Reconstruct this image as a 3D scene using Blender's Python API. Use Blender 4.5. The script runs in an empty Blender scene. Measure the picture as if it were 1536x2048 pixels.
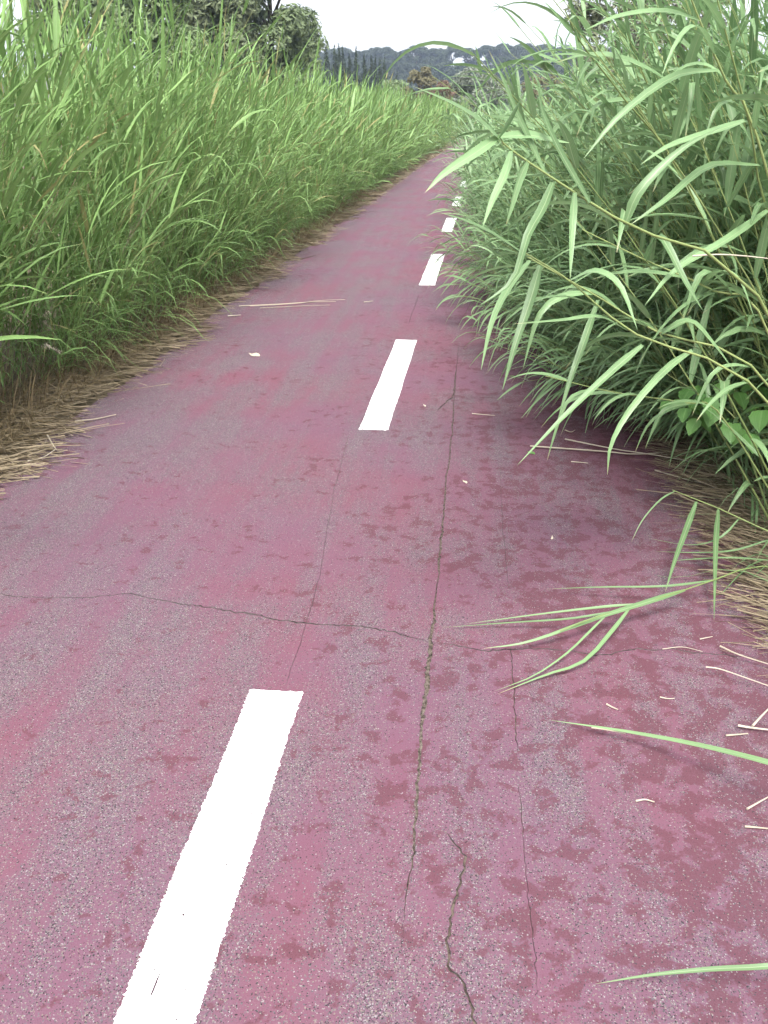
import bpy, bmesh, math, random
import numpy as np
from mathutils import Vector, Matrix
from mathutils.geometry import delaunay_2d_cdt

random.seed(7)
rng = np.random.default_rng(7)
R = math.radians
scene = bpy.context.scene
COL = scene.collection

# ------------------------------------------------------------------ camera
F_PX, HZ, VX, CAM_H = 1750.0, 222.0, 958.0, 1.5          # for the 1536 x 2048 photograph
PITCH = math.atan((1024 - HZ) / F_PX)
YAW = math.atan((VX - 768) / (F_PX / math.cos(PITCH)))
cam_d = bpy.data.cameras.new('camera')
cam = bpy.data.objects.new('camera', cam_d)
COL.objects.link(cam)
cam_d.sensor_fit = 'VERTICAL'
cam_d.sensor_height = 24.0
cam_d.lens = 24.0 * F_PX / 2048
cam_d.clip_start = 0.05
cam_d.clip_end = 3000
cam.location = (0, 0, CAM_H)
cam.rotation_euler = (math.pi / 2 - PITCH, 0, YAW)
scene.camera = cam

# ------------------------------------------------------------------ sky, sun, exposure
SUN_EL, SUN_AZ = R(60), R(172)          # azimuth clockwise from +Y
world = bpy.data.worlds.new('World')
scene.world = world
world.use_nodes = True
wn = world.node_tree.nodes
wl = world.node_tree.links
wn.clear()
sky = wn.new('ShaderNodeTexSky')
sky.sky_type = 'NISHITA'
sky.sun_disc = False
sky.sun_elevation = SUN_EL
sky.sun_rotation = SUN_AZ
sky.air_density = 1.0
sky.dust_density = 6.0
sky.ozone_density = 1.0
hs = wn.new('ShaderNodeHueSaturation')
hs.inputs['Saturation'].default_value = 0.30
bg = wn.new('ShaderNodeBackground')
bg.inputs['Strength'].default_value = 0.115
wo = wn.new('ShaderNodeOutputWorld')
wl.new(sky.outputs[0], hs.inputs['Color'])
# thin even cloud over the whole sky
cloud = wn.new('ShaderNodeMix')
cloud.data_type = 'RGBA'
cloud.inputs[0].default_value = 0.55
cloud.inputs[7].default_value = (4.0, 4.15, 4.35, 1)
wl.new(hs.outputs[0], cloud.inputs[6])
wl.new(cloud.outputs[2], bg.inputs[0])
wl.new(bg.outputs[0], wo.inputs[0])

sun_d = bpy.data.lights.new('sun', 'SUN')
sun_d.energy = 1.5
sun_d.angle = R(18)
sun_d.color = (1.0, 0.97, 0.92)
sun = bpy.data.objects.new('sun', sun_d)
COL.objects.link(sun)
sdir = Vector((math.sin(SUN_AZ) * math.cos(SUN_EL), math.cos(SUN_AZ) * math.cos(SUN_EL), math.sin(SUN_EL)))
sun.rotation_euler = sdir.to_track_quat('Z', 'Y').to_euler()

vs = scene.view_settings
vs.view_transform = 'Standard'
vs.look = 'None'
vs.gamma = 1.0
vs.use_curve_mapping = False
vs.exposure = 2.0
scene.cycles.max_bounces = 4
scene.cycles.diffuse_bounces = 2
scene.cycles.glossy_bounces = 2
scene.cycles.transmission_bounces = 3
scene.cycles.volume_bounces = 0
scene.cycles.use_adaptive_sampling = True
scene.cycles.adaptive_threshold = 0.03
scene.cycles.transparent_max_bounces = 4

# ------------------------------------------------------------------ helpers
def ray(x, y):
    dx, dz = (x - 768) / F_PX, -(y - 1024) / F_PX
    c, s = math.cos(PITCH), math.sin(PITCH)
    a, b, e = dx, c + dz * s, -s + dz * c
    c, s = math.cos(YAW), math.sin(YAW)
    return Vector((a * c - b * s, a * s + b * c, e))

def G(x, y, z=0.0):
    d = ray(x, y)
    t = (CAM_H - z) / -d.z
    return Vector((d.x * t, d.y * t, z))

def P(x, y, Y):
    d = ray(x, y)
    t = Y / d.y
    return Vector((d.x * t, Y, CAM_H + d.z * t))

def tag(o, label, cat, group=None):
    o['label'] = label
    o['category'] = cat
    if group:
        o['group'] = group
    return o

def link(o, parent=None):
    COL.objects.link(o)
    if parent is not None:
        o.parent = parent
    return o

def empty(name, loc, rz=0.0):
    o = bpy.data.objects.new(name, None)
    o.location = loc
    o.rotation_euler = (0, 0, rz)
    o.empty_display_size = 0.1
    return link(o)

def quad_mesh(name, V, F, mat=None, uv=None, smooth=True):
    V = np.asarray(V, dtype=np.float32).reshape(-1, 3)
    F = np.asarray(F, dtype=np.int32)
    n, k = F.shape
    me = bpy.data.meshes.new(name)
    me.vertices.add(len(V))
    me.vertices.foreach_set('co', V.ravel())
    me.loops.add(n * k)
    me.loops.foreach_set('vertex_index', F.ravel())
    me.polygons.add(n)
    me.polygons.foreach_set('loop_start', np.arange(0, n * k, k, dtype=np.int32))
    me.polygons.foreach_set('use_smooth', np.full(n, smooth, dtype=bool))
    if uv is not None:
        a = me.attributes.new('leafuv', 'FLOAT_VECTOR', 'POINT')
        a.data.foreach_set('vector', np.asarray(uv, dtype=np.float32).ravel())
    me.update(calc_edges=True)
    if mat:
        me.materials.append(mat)
    return me

def nrm(a):
    return a / np.maximum(np.linalg.norm(a, axis=-1, keepdims=True), 1e-9)

def arr(v, n):
    return np.broadcast_to(np.asarray(v, dtype=float), (n,)).copy()

def ribbons(pts, S, Nn, W, fold, k, rand, prof):
    """pts N,m,3; S,Nn N,m,3 side and normal; W N; prof m -> verts, faces, uv"""
    N, m, _ = pts.shape
    us = np.linspace(-1, 1, k)
    w = (W[:, None] * prof[None, :])[:, :, None, None] * 0.5
    V = pts[:, :, None, :] + S[:, :, None, :] * us[None, None, :, None] * w
    if k == 3:
        V[:, :, 1, :] -= Nn * w[:, :, 0] * fold[:, None, None]
    base = (np.arange(N) * m * k)[:, None, None]
    i = np.arange(m - 1)[None, :, None]
    j = np.arange(k - 1)[None, None, :]
    a = base + i * k + j
    F = np.stack([a, a + 1, a + k + 1, a + k], -1).reshape(-1, 4)
    uv = np.empty((N, m, k, 3))
    uv[..., 0] = us[None, None, :]
    uv[..., 1] = np.linspace(0, 1, m)[None, :, None]
    uv[..., 2] = rand[:, None, None]
    return V.reshape(-1, 3), F, uv.reshape(-1, 3)

def curve_pts(B, T, L, droop, kink, kpos, n, power=1.4):
    """integrate a bending curve from base B along T, pulled downwards"""
    N = len(B)
    s = np.linspace(0, 1, n + 1)[None, :]
    g = droop[:, None] * s ** power + kink[:, None] / (1 + np.exp(-(s - kpos[:, None]) * 30))
    d = nrm(T)[:, None, :] + g[:, :, None] * np.array([0, 0, -1.0])
    d = nrm(d)
    step = (d[:, :-1] + d[:, 1:]) * 0.5 * (L / n)[:, None, None]
    pts = np.concatenate([np.zeros((N, 1, 3)), np.cumsum(step, 1)], 1) + B[:, None, :]
    return pts, d

def leafprof(n):
    s = np.linspace(0, 1, n + 1)
    return np.maximum(np.minimum(1.0, 0.45 + 2.6 * s) * (1 - s ** 2.0) ** 0.9, 0.02)

def blades(B, T, L, W, droop, kink=0, kpos=0.6, twist=0, roll=0, fold=0.35, n=6, k=3, rand=None, prof=None):
    N = len(B)
    T = nrm(np.asarray(T, float))
    L, W, droop, kink, kpos, twist, roll, fold = [arr(v, N) for v in (L, W, droop, kink, kpos, twist, roll, fold)]
    if rand is None:
        rand = rng.random(N)
    pts, d = curve_pts(np.asarray(B, float), T, L, droop, kink, kpos, n)
    h = T[:, :2].copy()
    hn = np.linalg.norm(h, axis=1)
    bad = hn < 0.02
    ang = rng.random(N) * 6.283
    h[bad] = np.stack([np.cos(ang), np.sin(ang)], 1)[bad]
    h = nrm(h)
    S = np.stack([-h[:, 1], h[:, 0], np.zeros(N)], 1)[:, None, :] * np.ones((1, n + 1, 1))
    Nn = np.cross(S, d)
    Nn *= -np.sign(Nn[:, :1, 2:3] + 1e-9) * -1
    a = (roll[:, None] + twist[:, None] * np.linspace(0, 1, n + 1)[None, :])[:, :, None]
    S2 = S * np.cos(a) + Nn * np.sin(a)
    N2 = Nn * np.cos(a) - S * np.sin(a)
    return ribbons(pts, S2, N2, W, fold, k, rand, leafprof(n) if prof is None else prof)

def tubes(pts, rad, k=4, rand=None):
    """pts N,m,3, rad N,m"""
    N, m, _ = pts.shape
    d = np.gradient(pts, axis=1)
    d = nrm(d)
    ref = np.where(np.abs(d[..., 2:3]) > 0.9, np.array([1.0, 0, 0]), np.array([0, 0, 1.0]))
    A = nrm(np.cross(d, ref))
    Bv = np.cross(d, A)
    th = np.arange(k) / k * 2 * np.pi
    V = pts[:, :, None] + (A[:, :, None] * np.cos(th)[:, None] + Bv[:, :, None] * np.sin(th)[:, None]) * rad[:, :, None, None]
    base = (np.arange(N) * m * k)[:, None, None]
    i = np.arange(m - 1)[None, :, None] * k
    j = np.arange(k)[None, None, :]
    j2 = (j + 1) % k
    F = np.stack([base + i + j, base + i + j2, base + i + k + j2, base + i + k + j], -1).reshape(-1, 4)
    if rand is None:
        rand = rng.random(N)
    uv = np.empty((N, m, k, 3))
    uv[..., 0] = 0.5
    uv[..., 1] = np.linspace(0, 1, m)[None, :, None]
    uv[..., 2] = rand[:, None, None]
    return V.reshape(-1, 3), F, uv.reshape(-1, 3)

def merge(*parts):
    Vs, Fs, Us, o = [], [], [], 0
    for V, F, U in parts:
        Vs.append(V); Fs.append(F + o); Us.append(U); o += len(V)
    return np.concatenate(Vs), np.concatenate(Fs), np.concatenate(Us)

# ------------------------------------------------------------------ materials
class NT:
    def __init__(self, name):
        self.m = bpy.data.materials.new(name)
        self.m.use_nodes = True
        self.t = self.m.node_tree
        self.t.nodes.clear()
        self.out = self.n('ShaderNodeOutputMaterial')
    def n(self, t, **kw):
        nd = self.t.nodes.new(t)
        for k, v in kw.items():
            setattr(nd, k, v)
        return nd
    def l(self, a, b):
        self.t.links.new(a, b)
    def inp(self, sock, v):
        if hasattr(v, 'is_output') or isinstance(v, bpy.types.NodeSocket):
            self.l(v, sock)
        else:
            sock.default_value = v
    def math(self, op, a, b=0.0, c=None, clamp=False):
        nd = self.n('ShaderNodeMath', operation=op, use_clamp=clamp)
        self.inp(nd.inputs[0], a); self.inp(nd.inputs[1], b)
        if c is not None:
            self.inp(nd.inputs[2], c)
        return nd.outputs[0]
    def mix(self, f, a, b):
        nd = self.n('ShaderNodeMix', data_type='RGBA')
        self.inp(nd.inputs[0], f)
        self.inp(nd.inputs[6], (*a, 1) if isinstance(a, tuple) else a)
        self.inp(nd.inputs[7], (*b, 1) if isinstance(b, tuple) else b)
        return nd.outputs[2]
    def ss(self, v, lo, hi):
        nd = self.n('ShaderNodeMapRange', interpolation_type='SMOOTHSTEP')
        self.inp(nd.inputs[0], v)
        nd.inputs[1].default_value = lo; nd.inputs[2].default_value = hi
        return nd.outputs[0]
    def noise(self, vec, scale, detail=3, rough=0.55, out=0, dist=0.0):
        nd = self.n('ShaderNodeTexNoise')
        self.l(vec, nd.inputs['Vector'])
        nd.inputs['Scale'].default_value = scale
        nd.inputs['Detail'].default_value = detail
        nd.inputs['Roughness'].default_value = rough
        nd.inputs['Distortion'].default_value = dist
        return nd.outputs[out]
    def vor(self, vec, scale, out='Distance'):
        nd = self.n('ShaderNodeTexVoronoi')
        self.l(vec, nd.inputs['Vector'])
        nd.inputs['Scale'].default_value = scale
        return nd.outputs[out]
    def pos(self, sx=1, sy=1, sz=1):
        g = self.n('ShaderNodeNewGeometry')
        if (sx, sy, sz) == (1, 1, 1):
            return g.outputs['Position']
        mp = self.n('ShaderNodeMapping')
        mp.inputs['Scale'].default_value = (sx, sy, sz)
        self.l(g.outputs['Position'], mp.inputs['Vector'])
        return mp.outputs[0]
    def ramp(self, f, stops):
        nd = self.n('ShaderNodeValToRGB')
        el = nd.color_ramp.elements
        while len(el) < len(stops):
            el.new(0.5)
        for e, (p, c) in zip(el, stops):
            e.position = p; e.color = (*c, 1)
        self.l(f, nd.inputs[0])
        return nd.outputs[0]
    def bsdf(self, col, rough=0.8, spec=0.3, bump=None, bstr=0.3, bdist=0.002):
        b = self.n('ShaderNodeBsdfPrincipled')
        self.inp(b.inputs['Base Color'], (*col, 1) if isinstance(col, tuple) else col)
        self.inp(b.inputs['Roughness'], rough)
        b.inputs['Specular IOR Level'].default_value = spec
        if bump is not None:
            bn = self.n('ShaderNodeBump')
            bn.inputs['Strength'].default_value = bstr
            bn.inputs['Distance'].default_value = bdist
            self.l(bump, bn.inputs['Height'])
            self.l(bn.outputs[0], b.inputs['Normal'])
        return b
    def done(self, sh):
        self.l(sh.outputs[0], self.out.inputs[0])
        return self.m

def mat_path():
    t = NT('worn_red_path')
    p = t.pos()
    big = t.noise(p, 0.9, 3)
    mid = t.noise(p, 7.0, 4, 0.6)
    # paint film
    paint = t.mix(t.ss(big, 0.35, 0.65), (0.142, 0.050, 0.073), (0.128, 0.056, 0.088))
    paint = t.mix(t.math('MULTIPLY', t.ss(mid, 0.35, 0.7), 0.5), paint, (0.138, 0.064, 0.092))
    sepx = t.n('ShaderNodeSeparateXYZ'); t.l(p, sepx.inputs[0])
    # the thicker, darker remains of the top coat; more of it on the right-hand side
    blot = t.noise(p, 15.0, 4, 0.6, dist=0.3)
    side = t.math('MULTIPLY_ADD', t.ss(sepx.outputs[0], -1.0, 0.9), 0.14, -0.045)
    blot2 = t.math('ADD', t.math('ADD', blot, side), t.math('MULTIPLY_ADD', t.noise(p, 2.2, 2), 0.35, -0.175))
    edge = t.math('MULTIPLY_ADD', t.noise(p, 90.0, 3, 0.65), 0.26, -0.13)
    dark = t.ss(t.math('ADD', blot2, edge), 0.55, 0.63)
    paint = t.mix(t.math('MULTIPLY', dark, 0.66), paint, (0.074, 0.023, 0.029))
    # bare aggregate where the film has worn through, in streaks along the path
    ps = t.pos(1.0, 0.10, 1.0)
    wear = t.noise(ps, 8.0, 4, 0.6)
    wear2 = t.noise(p, 1.6, 3, 0.6)
    w = t.math('ADD', t.math('MULTIPLY', wear, 0.6), t.math('MULTIPLY', wear2, 0.5))
    w = t.math('ADD', w, t.math('MULTIPLY', t.ss(sepx.outputs[0], -0.6, -2.1), 0.07))
    w = t.math('ADD', w, t.math('MULTIPLY', t.ss(sepx.outputs[0], 0.75, 1.1), 0.09))
    w = t.math('ADD', w, t.math('MULTIPLY', t.ss(sepx.outputs[1], 2.6, 1.0), 0.035))
    wm = t.math('MULTIPLY_ADD', t.ss(w, 0.44, 0.72), 0.88, 0.12)
    wm = t.math('MULTIPLY', wm, t.math('SUBTRACT', 1.0, t.math('MULTIPLY', dark, 0.7)))
    cell = t.n('ShaderNodeTexVoronoi')
    cell.inputs['Scale'].default_value = 400.0
    cell.inputs['Randomness'].default_value = 1.0
    t.l(p, cell.inputs['Vector'])
    sepc = t.n('ShaderNodeSeparateColor'); t.l(cell.outputs['Color'], sepc.inputs[0])
    stone = t.ramp(sepc.outputs[0], [(0.0, (0.022, 0.018, 0.022)), (0.25, (0.060, 0.050, 0.058)), (0.5, (0.110, 0.098, 0.112)),
                                     (0.76, (0.165, 0.135, 0.115)), (0.95, (0.215, 0.20, 0.21))])
    # a cell is bare if its own random number is below the local wear
    bare = t.math('LESS_THAN', sepc.outputs[1], t.math('MULTIPLY', wm, 0.50))
    fine = t.noise(p, 300.0, 3, 0.65)
    paint = t.mix(t.math('MULTIPLY', t.ss(fine, 0.35, 0.7), 0.22), paint, (0.17, 0.11, 0.14))
    paint = t.mix(t.math('MULTIPLY', wm, 0.38), paint, (0.110, 0.092, 0.120))
    pit = t.math('GREATER_THAN', t.vor(p, 95.0), 0.93)
    col = t.mix(bare, paint, stone)
    dirt = t.math('LESS_THAN', t.noise(p, 210.0, 2, 0.6), 0.335)
    col = t.mix(t.math('MULTIPLY', dirt, 0.75), col, (0.04, 0.026, 0.03))
    hgt = t.math('ADD', t.noise(p, 260.0, 3, 0.6), t.math('MULTIPLY', bare, -0.35))
    hgt = t.math('ADD', hgt, t.math('MULTIPLY', sepc.outputs[2], 0.35))
    return t.done(t.bsdf(col, 0.85, 0.18, hgt, 0.6, 0.003))

def mat_white():
    t = NT('white_road_paint')
    p = t.pos()
    ps = t.pos(1, 0.04, 1)
    spot = t.math('LESS_THAN', t.noise(p, 140.0, 2, 0.5), 0.30)
    line = t.math('LESS_THAN', t.math('ADD', t.noise(ps, 190.0, 2, 0.6), t.math('MULTIPLY_ADD', t.noise(p, 9.0, 2), 0.25, -0.10)), 0.30)
    tone = t.mix(t.noise(p, 12.0, 4), (0.78, 0.78, 0.77), (0.86, 0.86, 0.86))
    col = t.mix(t.math('MAXIMUM', spot, line), tone, (0.05, 0.025, 0.035))
    return t.done(t.bsdf(col, 0.6, 0.3, t.noise(p, 260.0, 3), 0.35, 0.002))

def mat_simple(name, c1, c2, scale, rough=0.9, c3=None, s2=60, bump=True):
    t = NT(name)
    p = t.pos()
    col = t.mix(t.ss(t.noise(p, scale, 5, 0.6), 0.35, 0.65), c1, c2)
    if c3:
        col = t.mix(t.ss(t.noise(p, s2, 3, 0.6), 0.45, 0.7), col, c3)
    return t.done(t.bsdf(col, rough, 0.2, t.noise(p, s2 * 2, 3) if bump else None, 0.5, 0.01))

def mat_leaf(name, dark, light, tip, midrib, transl=0.28, rough=0.5, spec=0.35, tipat=0.86, dry=None, dryfrac=0.0):
    """leafuv = (across, along, random); each copy also differs by its object's random number"""
    t = NT(name)
    at = t.n('ShaderNodeAttribute', attribute_name='leafuv')
    oi = t.n('ShaderNodeObjectInfo')
    sp = t.n('ShaderNodeSeparateXYZ'); t.l(at.outputs['Vector'], sp.inputs[0])
    rnd = t.math('FRACT', t.math('ADD', sp.outputs[2], oi.outputs['Random']))
    col = t.mix(rnd, dark, light)
    col = t.mix(t.math('MULTIPLY', t.ss(t.noise(t.pos(), 22.0, 3, 0.6), 0.35, 0.7), 0.35), col, t.mix(0.5, dark, light))
    rnd2 = t.math('FRACT', t.math('MULTIPLY', rnd, 7.13))
    if dry:
        col = t.mix(t.math('LESS_THAN', rnd2, dryfrac), col, dry)
    au = t.math('ABSOLUTE', sp.outputs[0])
    vein = t.math('MULTIPLY', t.math('SINE', t.math('MULTIPLY', sp.outputs[0], 26.0)), 0.5)
    col = t.mix(t.math('MULTIPLY', t.math('ADD', vein, 0.5), 0.26), col, midrib)
    col = t.mix(t.math('MULTIPLY', t.ss(au, 0.14, 0.03), 0.75), col, midrib)
    tipm = t.math('MULTIPLY', t.ss(sp.outputs[1], tipat, 1.0), t.ss(rnd2, 0.3, 0.9))
    col = t.mix(tipm, col, tip)
    b = t.bsdf(col, rough, spec)
    tr = t.n('ShaderNodeBsdfTranslucent')
    tc = t.mix(0.5, col, light)
    t.l(tc, tr.inputs[0])
    mx = t.n('ShaderNodeMixShader')
    mx.inputs[0].default_value = transl
    t.l(b.outputs[0], mx.inputs[1]); t.l(tr.outputs[0], mx.inputs[2])
    return t.done(mx)

M_PATH = mat_path()
M_WHITE = mat_white()
M_EARTH = mat_simple('dry_earth', (0.10, 0.077, 0.052), (0.15, 0.12, 0.08), 3.0, c3=(0.065, 0.052, 0.034), s2=40)
M_CRACK = mat_simple('crack_dirt', (0.075, 0.057, 0.047), (0.13, 0.105, 0.085), 40.0, c3=(0.025, 0.02, 0.018), s2=90)
M_SIDE = mat_simple('asphalt_edge', (0.06, 0.05, 0.05), (0.12, 0.10, 0.10), 60.0)
M_GRIT = mat_simple('grit', (0.045, 0.036, 0.030), (0.17, 0.14, 0.12), 70.0, bump=False)
M_HILL = mat_simple('hill_ground', (0.07, 0.07, 0.045), (0.12, 0.11, 0.07), 0.15, s2=1.0, bump=False)
M_REED_L = mat_leaf('reed_leaf_green', (0.058, 0.122, 0.030), (0.250, 0.405, 0.135), (0.30, 0.25, 0.11), (0.22, 0.33, 0.13), 0.24, 0.5, 0.3, dry=(0.30, 0.25, 0.11), dryfrac=0.045)
M_REED_R = mat_leaf('reed_leaf_glaucous', (0.070, 0.145, 0.052), (0.212, 0.355, 0.160), (0.38, 0.34, 0.19), (0.31, 0.40, 0.22), 0.30, 0.42, 0.42)
M_STEM = mat_leaf('reed_stem', (0.13, 0.19, 0.06), (0.26, 0.31, 0.12), (0.22, 0.27, 0.10), (0.22, 0.27, 0.10), 0.05, 0.5, 0.4)
M_STRAW = mat_leaf('dry_straw', (0.070, 0.052, 0.033), (0.31, 0.25, 0.165), (0.31, 0.25, 0.16), (0.21, 0.165, 0.11), 0.08, 0.6, 0.3)
M_STRAWW = mat_leaf('pale_straw', (0.34, 0.29, 0.22), (0.50, 0.45, 0.37), (0.42, 0.36, 0.26), (0.42, 0.36, 0.27), 0.08, 0.6, 0.3)
M_DRYG = mat_leaf('dry_standing_grass', (0.085, 0.065, 0.036), (0.20, 0.15, 0.085), (0.24, 0.19, 0.11), (0.17, 0.13, 0.075), 0.15, 0.7, 0.2)
M_BRAMBLE = mat_leaf('bramble_leaf', (0.055, 0.145, 0.030), (0.10, 0.21, 0.050), (0.10, 0.21, 0.05), (0.13, 0.25, 0.08), 0.25, 0.5, 0.35)
M_BARK = mat_simple('bark', (0.07, 0.055, 0.04), (0.15, 0.12, 0.09), 6.0, s2=20)
def mat_crown(name, dark, light, transl=0.15):
    return mat_leaf(name, dark, light, light, light, transl if 'cypress' in name or 'pine' in name else 0.28, 0.6, 0.25)
M_TREE = mat_crown('grey_green_foliage', (0.105, 0.145, 0.070), (0.22, 0.28, 0.145))
M_TREE2 = mat_crown('brown_green_foliage', (0.115, 0.145, 0.080), (0.225, 0.265, 0.15))
M_TREE3 = mat_crown('mid_green_foliage', (0.11, 0.16, 0.07), (0.23, 0.30, 0.15))
M_PINE = mat_crown('pine_foliage', (0.018, 0.030, 0.016), (0.042, 0.058, 0.030))
M_CYP = mat_crown('cypress_foliage', (0.020, 0.036, 0.016), (0.042, 0.062, 0.028), 0.05)
M_BUSH_O = mat_crown('olive_brown_foliage', (0.11, 0.105, 0.06), (0.20, 0.185, 0.10))
M_BUSH_R = mat_crown('reddish_foliage', (0.11, 0.075, 0.050), (0.18, 0.12, 0.085))
M_BUSH_G = mat_crown('silver_foliage', (0.12, 0.145, 0.11), (0.25, 0.28, 0.22))
M_TAM = mat_crown('tamarisk_foliage', (0.10, 0.115, 0.075), (0.23, 0.25, 0.17))

# ------------------------------------------------------------------ ground, path, hill
def cx(Y):
    Y = np.asarray(Y, float)
    return -0.53 + 0.0125 * Y + 0.0006 * np.maximum(Y - 20, 0) ** 2

def sheet(name, pts, z, mat):
    me = bpy.data.meshes.new(name)
    me.from_pydata([(x, y, z) for x, y in pts], [], [tuple(range(len(pts)))])
    me.materials.append(mat)
    o = link(bpy.data.objects.new(name, me))
    o['kind'] = 'structure'
    return o

ground = sheet('ground', [(-700, -200), (700, -200), (700, 700), (-700, 700)], -0.045, M_EARTH)

def jit_line(pts, step=0.012, amp=0.006):
    """resample a polyline and give it a small wander"""
    out = []
    for (a, b) in zip(pts[:-1], pts[1:]):
        a = Vector(a[:2]); b = Vector(b[:2])
        n = max(2, int((b - a).length / step))
        for i in range(n):
            out.append(a.lerp(b, i / n))
    out.append(Vector(pts[-1][:2]))
    n = len(out)
    res = []
    w1 = rng.normal(0, 1, n); ww = np.convolve(w1, np.ones(7) / 7, 'same') * 1.6 + rng.normal(0, 0.35, n)
    for i, p in enumerate(out):
        q0 = out[max(0, i - 1)]; q1 = out[min(n - 1, i + 1)]
        d = (q1 - q0).normalized()
        res.append((p + Vector((-d.y, d.x)) * ww[i] * amp, Vector((-d.y, d.x))))
    return res

def crack_poly(pts, wfun, amp=0.006, step=0.012):
    ln = jit_line(pts, step, amp)
    n = len(ln)
    L, Rr = [], []
    for i, (p, nn) in enumerate(ln):
        s = i / (n - 1)
        w = wfun(s) * 0.52
        taper = min(1.0, s * 12 + 0.1, (1 - s) * 12 + 0.1)
        L.append(p + nn * w * 0.5 * taper * (0.6 + 0.8 * rng.random()))
        Rr.append(p - nn * w * 0.5 * taper * (0.6 + 0.8 * rng.random()))
    return Rr + L[::-1]

def g2(*l):
    return [tuple(G(x, y))[:2] for x, y in l]

cracks = [
    crack_poly(g2((800, 1890), (818, 1740), (835, 1560), (849, 1400), (863, 1270), (878, 1120), (890, 990), (905, 850), (917, 680)),
               lambda s: 0.006 + 0.018 * math.exp(-((s - 0.17) / 0.10) ** 2) + 0.006 * (s > 0.3) * (s < 0.7) + 0.004 * math.sin(s * 40) * (s < 0.4), 0.004),
    crack_poly(g2((-120, 1186), (0, 1190), (150, 1194), (260, 1190), (420, 1215), (520, 1232), (580, 1245), (700, 1252), (790, 1262), (872, 1284)),
               lambda s: 0.008 + 0.004 * (s > 0.5), 0.007),
    crack_poly(g2((866, 1286), (960, 1299), (1060, 1297), (1130, 1302), (1190, 1312), (1260, 1300), (1330, 1297), (1420, 1308), (1520, 1314)),
               lambda s: 0.0085, 0.006),
    crack_poly(g2((893, 1660), (932, 1712), (915, 1790), (893, 1880), (898, 1930), (925, 1970), (945, 2060), (960, 2160)), lambda s: 0.010, 0.006),
    crack_poly(g2((1020, 1285), (1026, 1340), (1030, 1420), (1038, 1500)), lambda s: 0.005, 0.003),
    crack_poly(g2((700, 860), (668, 980), (640, 1150), (600, 1290), (560, 1395)), lambda s: 0.0028, 0.002),
    crack_poly(g2((838, 590), (815, 650)), lambda s: 0.006, 0.004),
    crack_poly(g2((912, 740), (905, 795), (870, 822)), lambda s: 0.014, 0.006),
    crack_poly(g2((1000, 930), (1005, 1050), (1018, 1180)), lambda s: 0.002, 0.002),
    crack_poly(g2((1040, 1560), (1048, 1680), (1065, 1850), (1075, 1990)), lambda s: 0.0024, 0.003),
]

def build_path():
    ys = np.concatenate([np.arange(-4, 14, 0.06), np.arange(14, 70, 0.5)])
    wl_ = 1.62 + 0.025 * np.sin(ys * 2.1) + rng.normal(0, 0.012, len(ys))
    wr_ = 1.60 + 0.03 * np.sin(ys * 1.3 + 1) + rng.normal(0, 0.012, len(ys))
    c = cx(ys)
    right = [Vector((c[i] + wr_[i], ys[i])) for i in range(len(ys))]
    left = [Vector((c[i] - wl_[i], ys[i])) for i in range(len(ys))]
    outline = right + left[::-1]
    verts, faces = list(outline), [list(range(len(outline)))]
    for c_ in cracks:
        o = len(verts)
        verts += c_
        faces.append(list(range(o, o + len(c_))))
    v2, e2, f2, ov, oe, of = delaunay_2d_cdt([Vector(v) for v in verts], [], faces, 1, 1e-6)
    keep = [f for f, o in zip(f2, of) if o and all(i == 0 for i in o)]
    bm = bmesh.new()
    bv = [bm.verts.new((v.x, v.y, 0.0)) for v in v2]
    for f in keep:
        try:
            fc = bm.faces.new([bv[i] for i in f])
            fc.normal_update()
            if fc.normal.z < 0:
                fc.normal_flip()
        except ValueError:
            pass
    bd = [e for e in bm.edges if len(e.link_faces) == 1]
    r = bmesh.ops.extrude_edge_only(bm, edges=bd)
    for g in r['geom']:
        if isinstance(g, bmesh.types.BMVert):
            g.co.z = -0.03
        if isinstance(g, bmesh.types.BMFace):
            g.material_index = 1
    for v in [v for v in bm.verts if not v.link_faces]:
        bm.verts.remove(v)
    me = bpy.data.meshes.new('cycle_path')
    bm.to_mesh(me)
    bm.free()
    me.materials.append(M_PATH)
    me.materials.append(M_SIDE)
    o = link(bpy.data.objects.new('cycle_path', me))
    o['kind'] = 'structure'
    return o

path = build_path()
ysb = np.concatenate([np.arange(-3.5, 20, 0.5), np.arange(20, 66, 2)])
pb = sheet('path_base', [(float(cx(y)) + 1.5, float(y)) for y in ysb] + [(float(cx(y)) - 1.5, float(y)) for y in ysb[::-1]], -0.005, M_CRACK)

def lane_dash(y0, y1, w=0.150):
    n = int((y1 - y0) / 0.003) if y0 < 1 else int((y1 - y0) / 0.008) if y0 < 5 else int((y1 - y0) / 0.03)
    ys = np.linspace(y0, y1, n)
    j = 0.004
    def side(s):
        a = rng.normal(0, j * 0.45, n)
        return cx(ys) + s * (w / 2) + a + 0.0015 * np.sin(ys * 9 + s)
    xl, xr = side(-1), side(1)
    m = 24
    u = np.linspace(0, 1, m)
    X = xl[:, None] * (1 - u) + xr[:, None] * u
    Yy = np.repeat(ys[:, None], m, 1)
    Yy[0] += rng.normal(0, j, m); Yy[-1] += rng.normal(0, j, m)
    Z = np.full_like(X, 0.0035)
    Z[0] = Z[-1] = 0.0003; Z[:, 0] = Z[:, -1] = 0.0003
    a = (np.arange(n - 1)[:, None] * m + np.arange(m - 1)[None]).ravel()
    me = quad_mesh('lane_dash', np.stack([X, Yy, Z], -1), np.stack([a, a + 1, a + m + 1, a + m], -1), M_WHITE, None, False)
    return link(bpy.data.objects.new('lane_dash', me), path)

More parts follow.
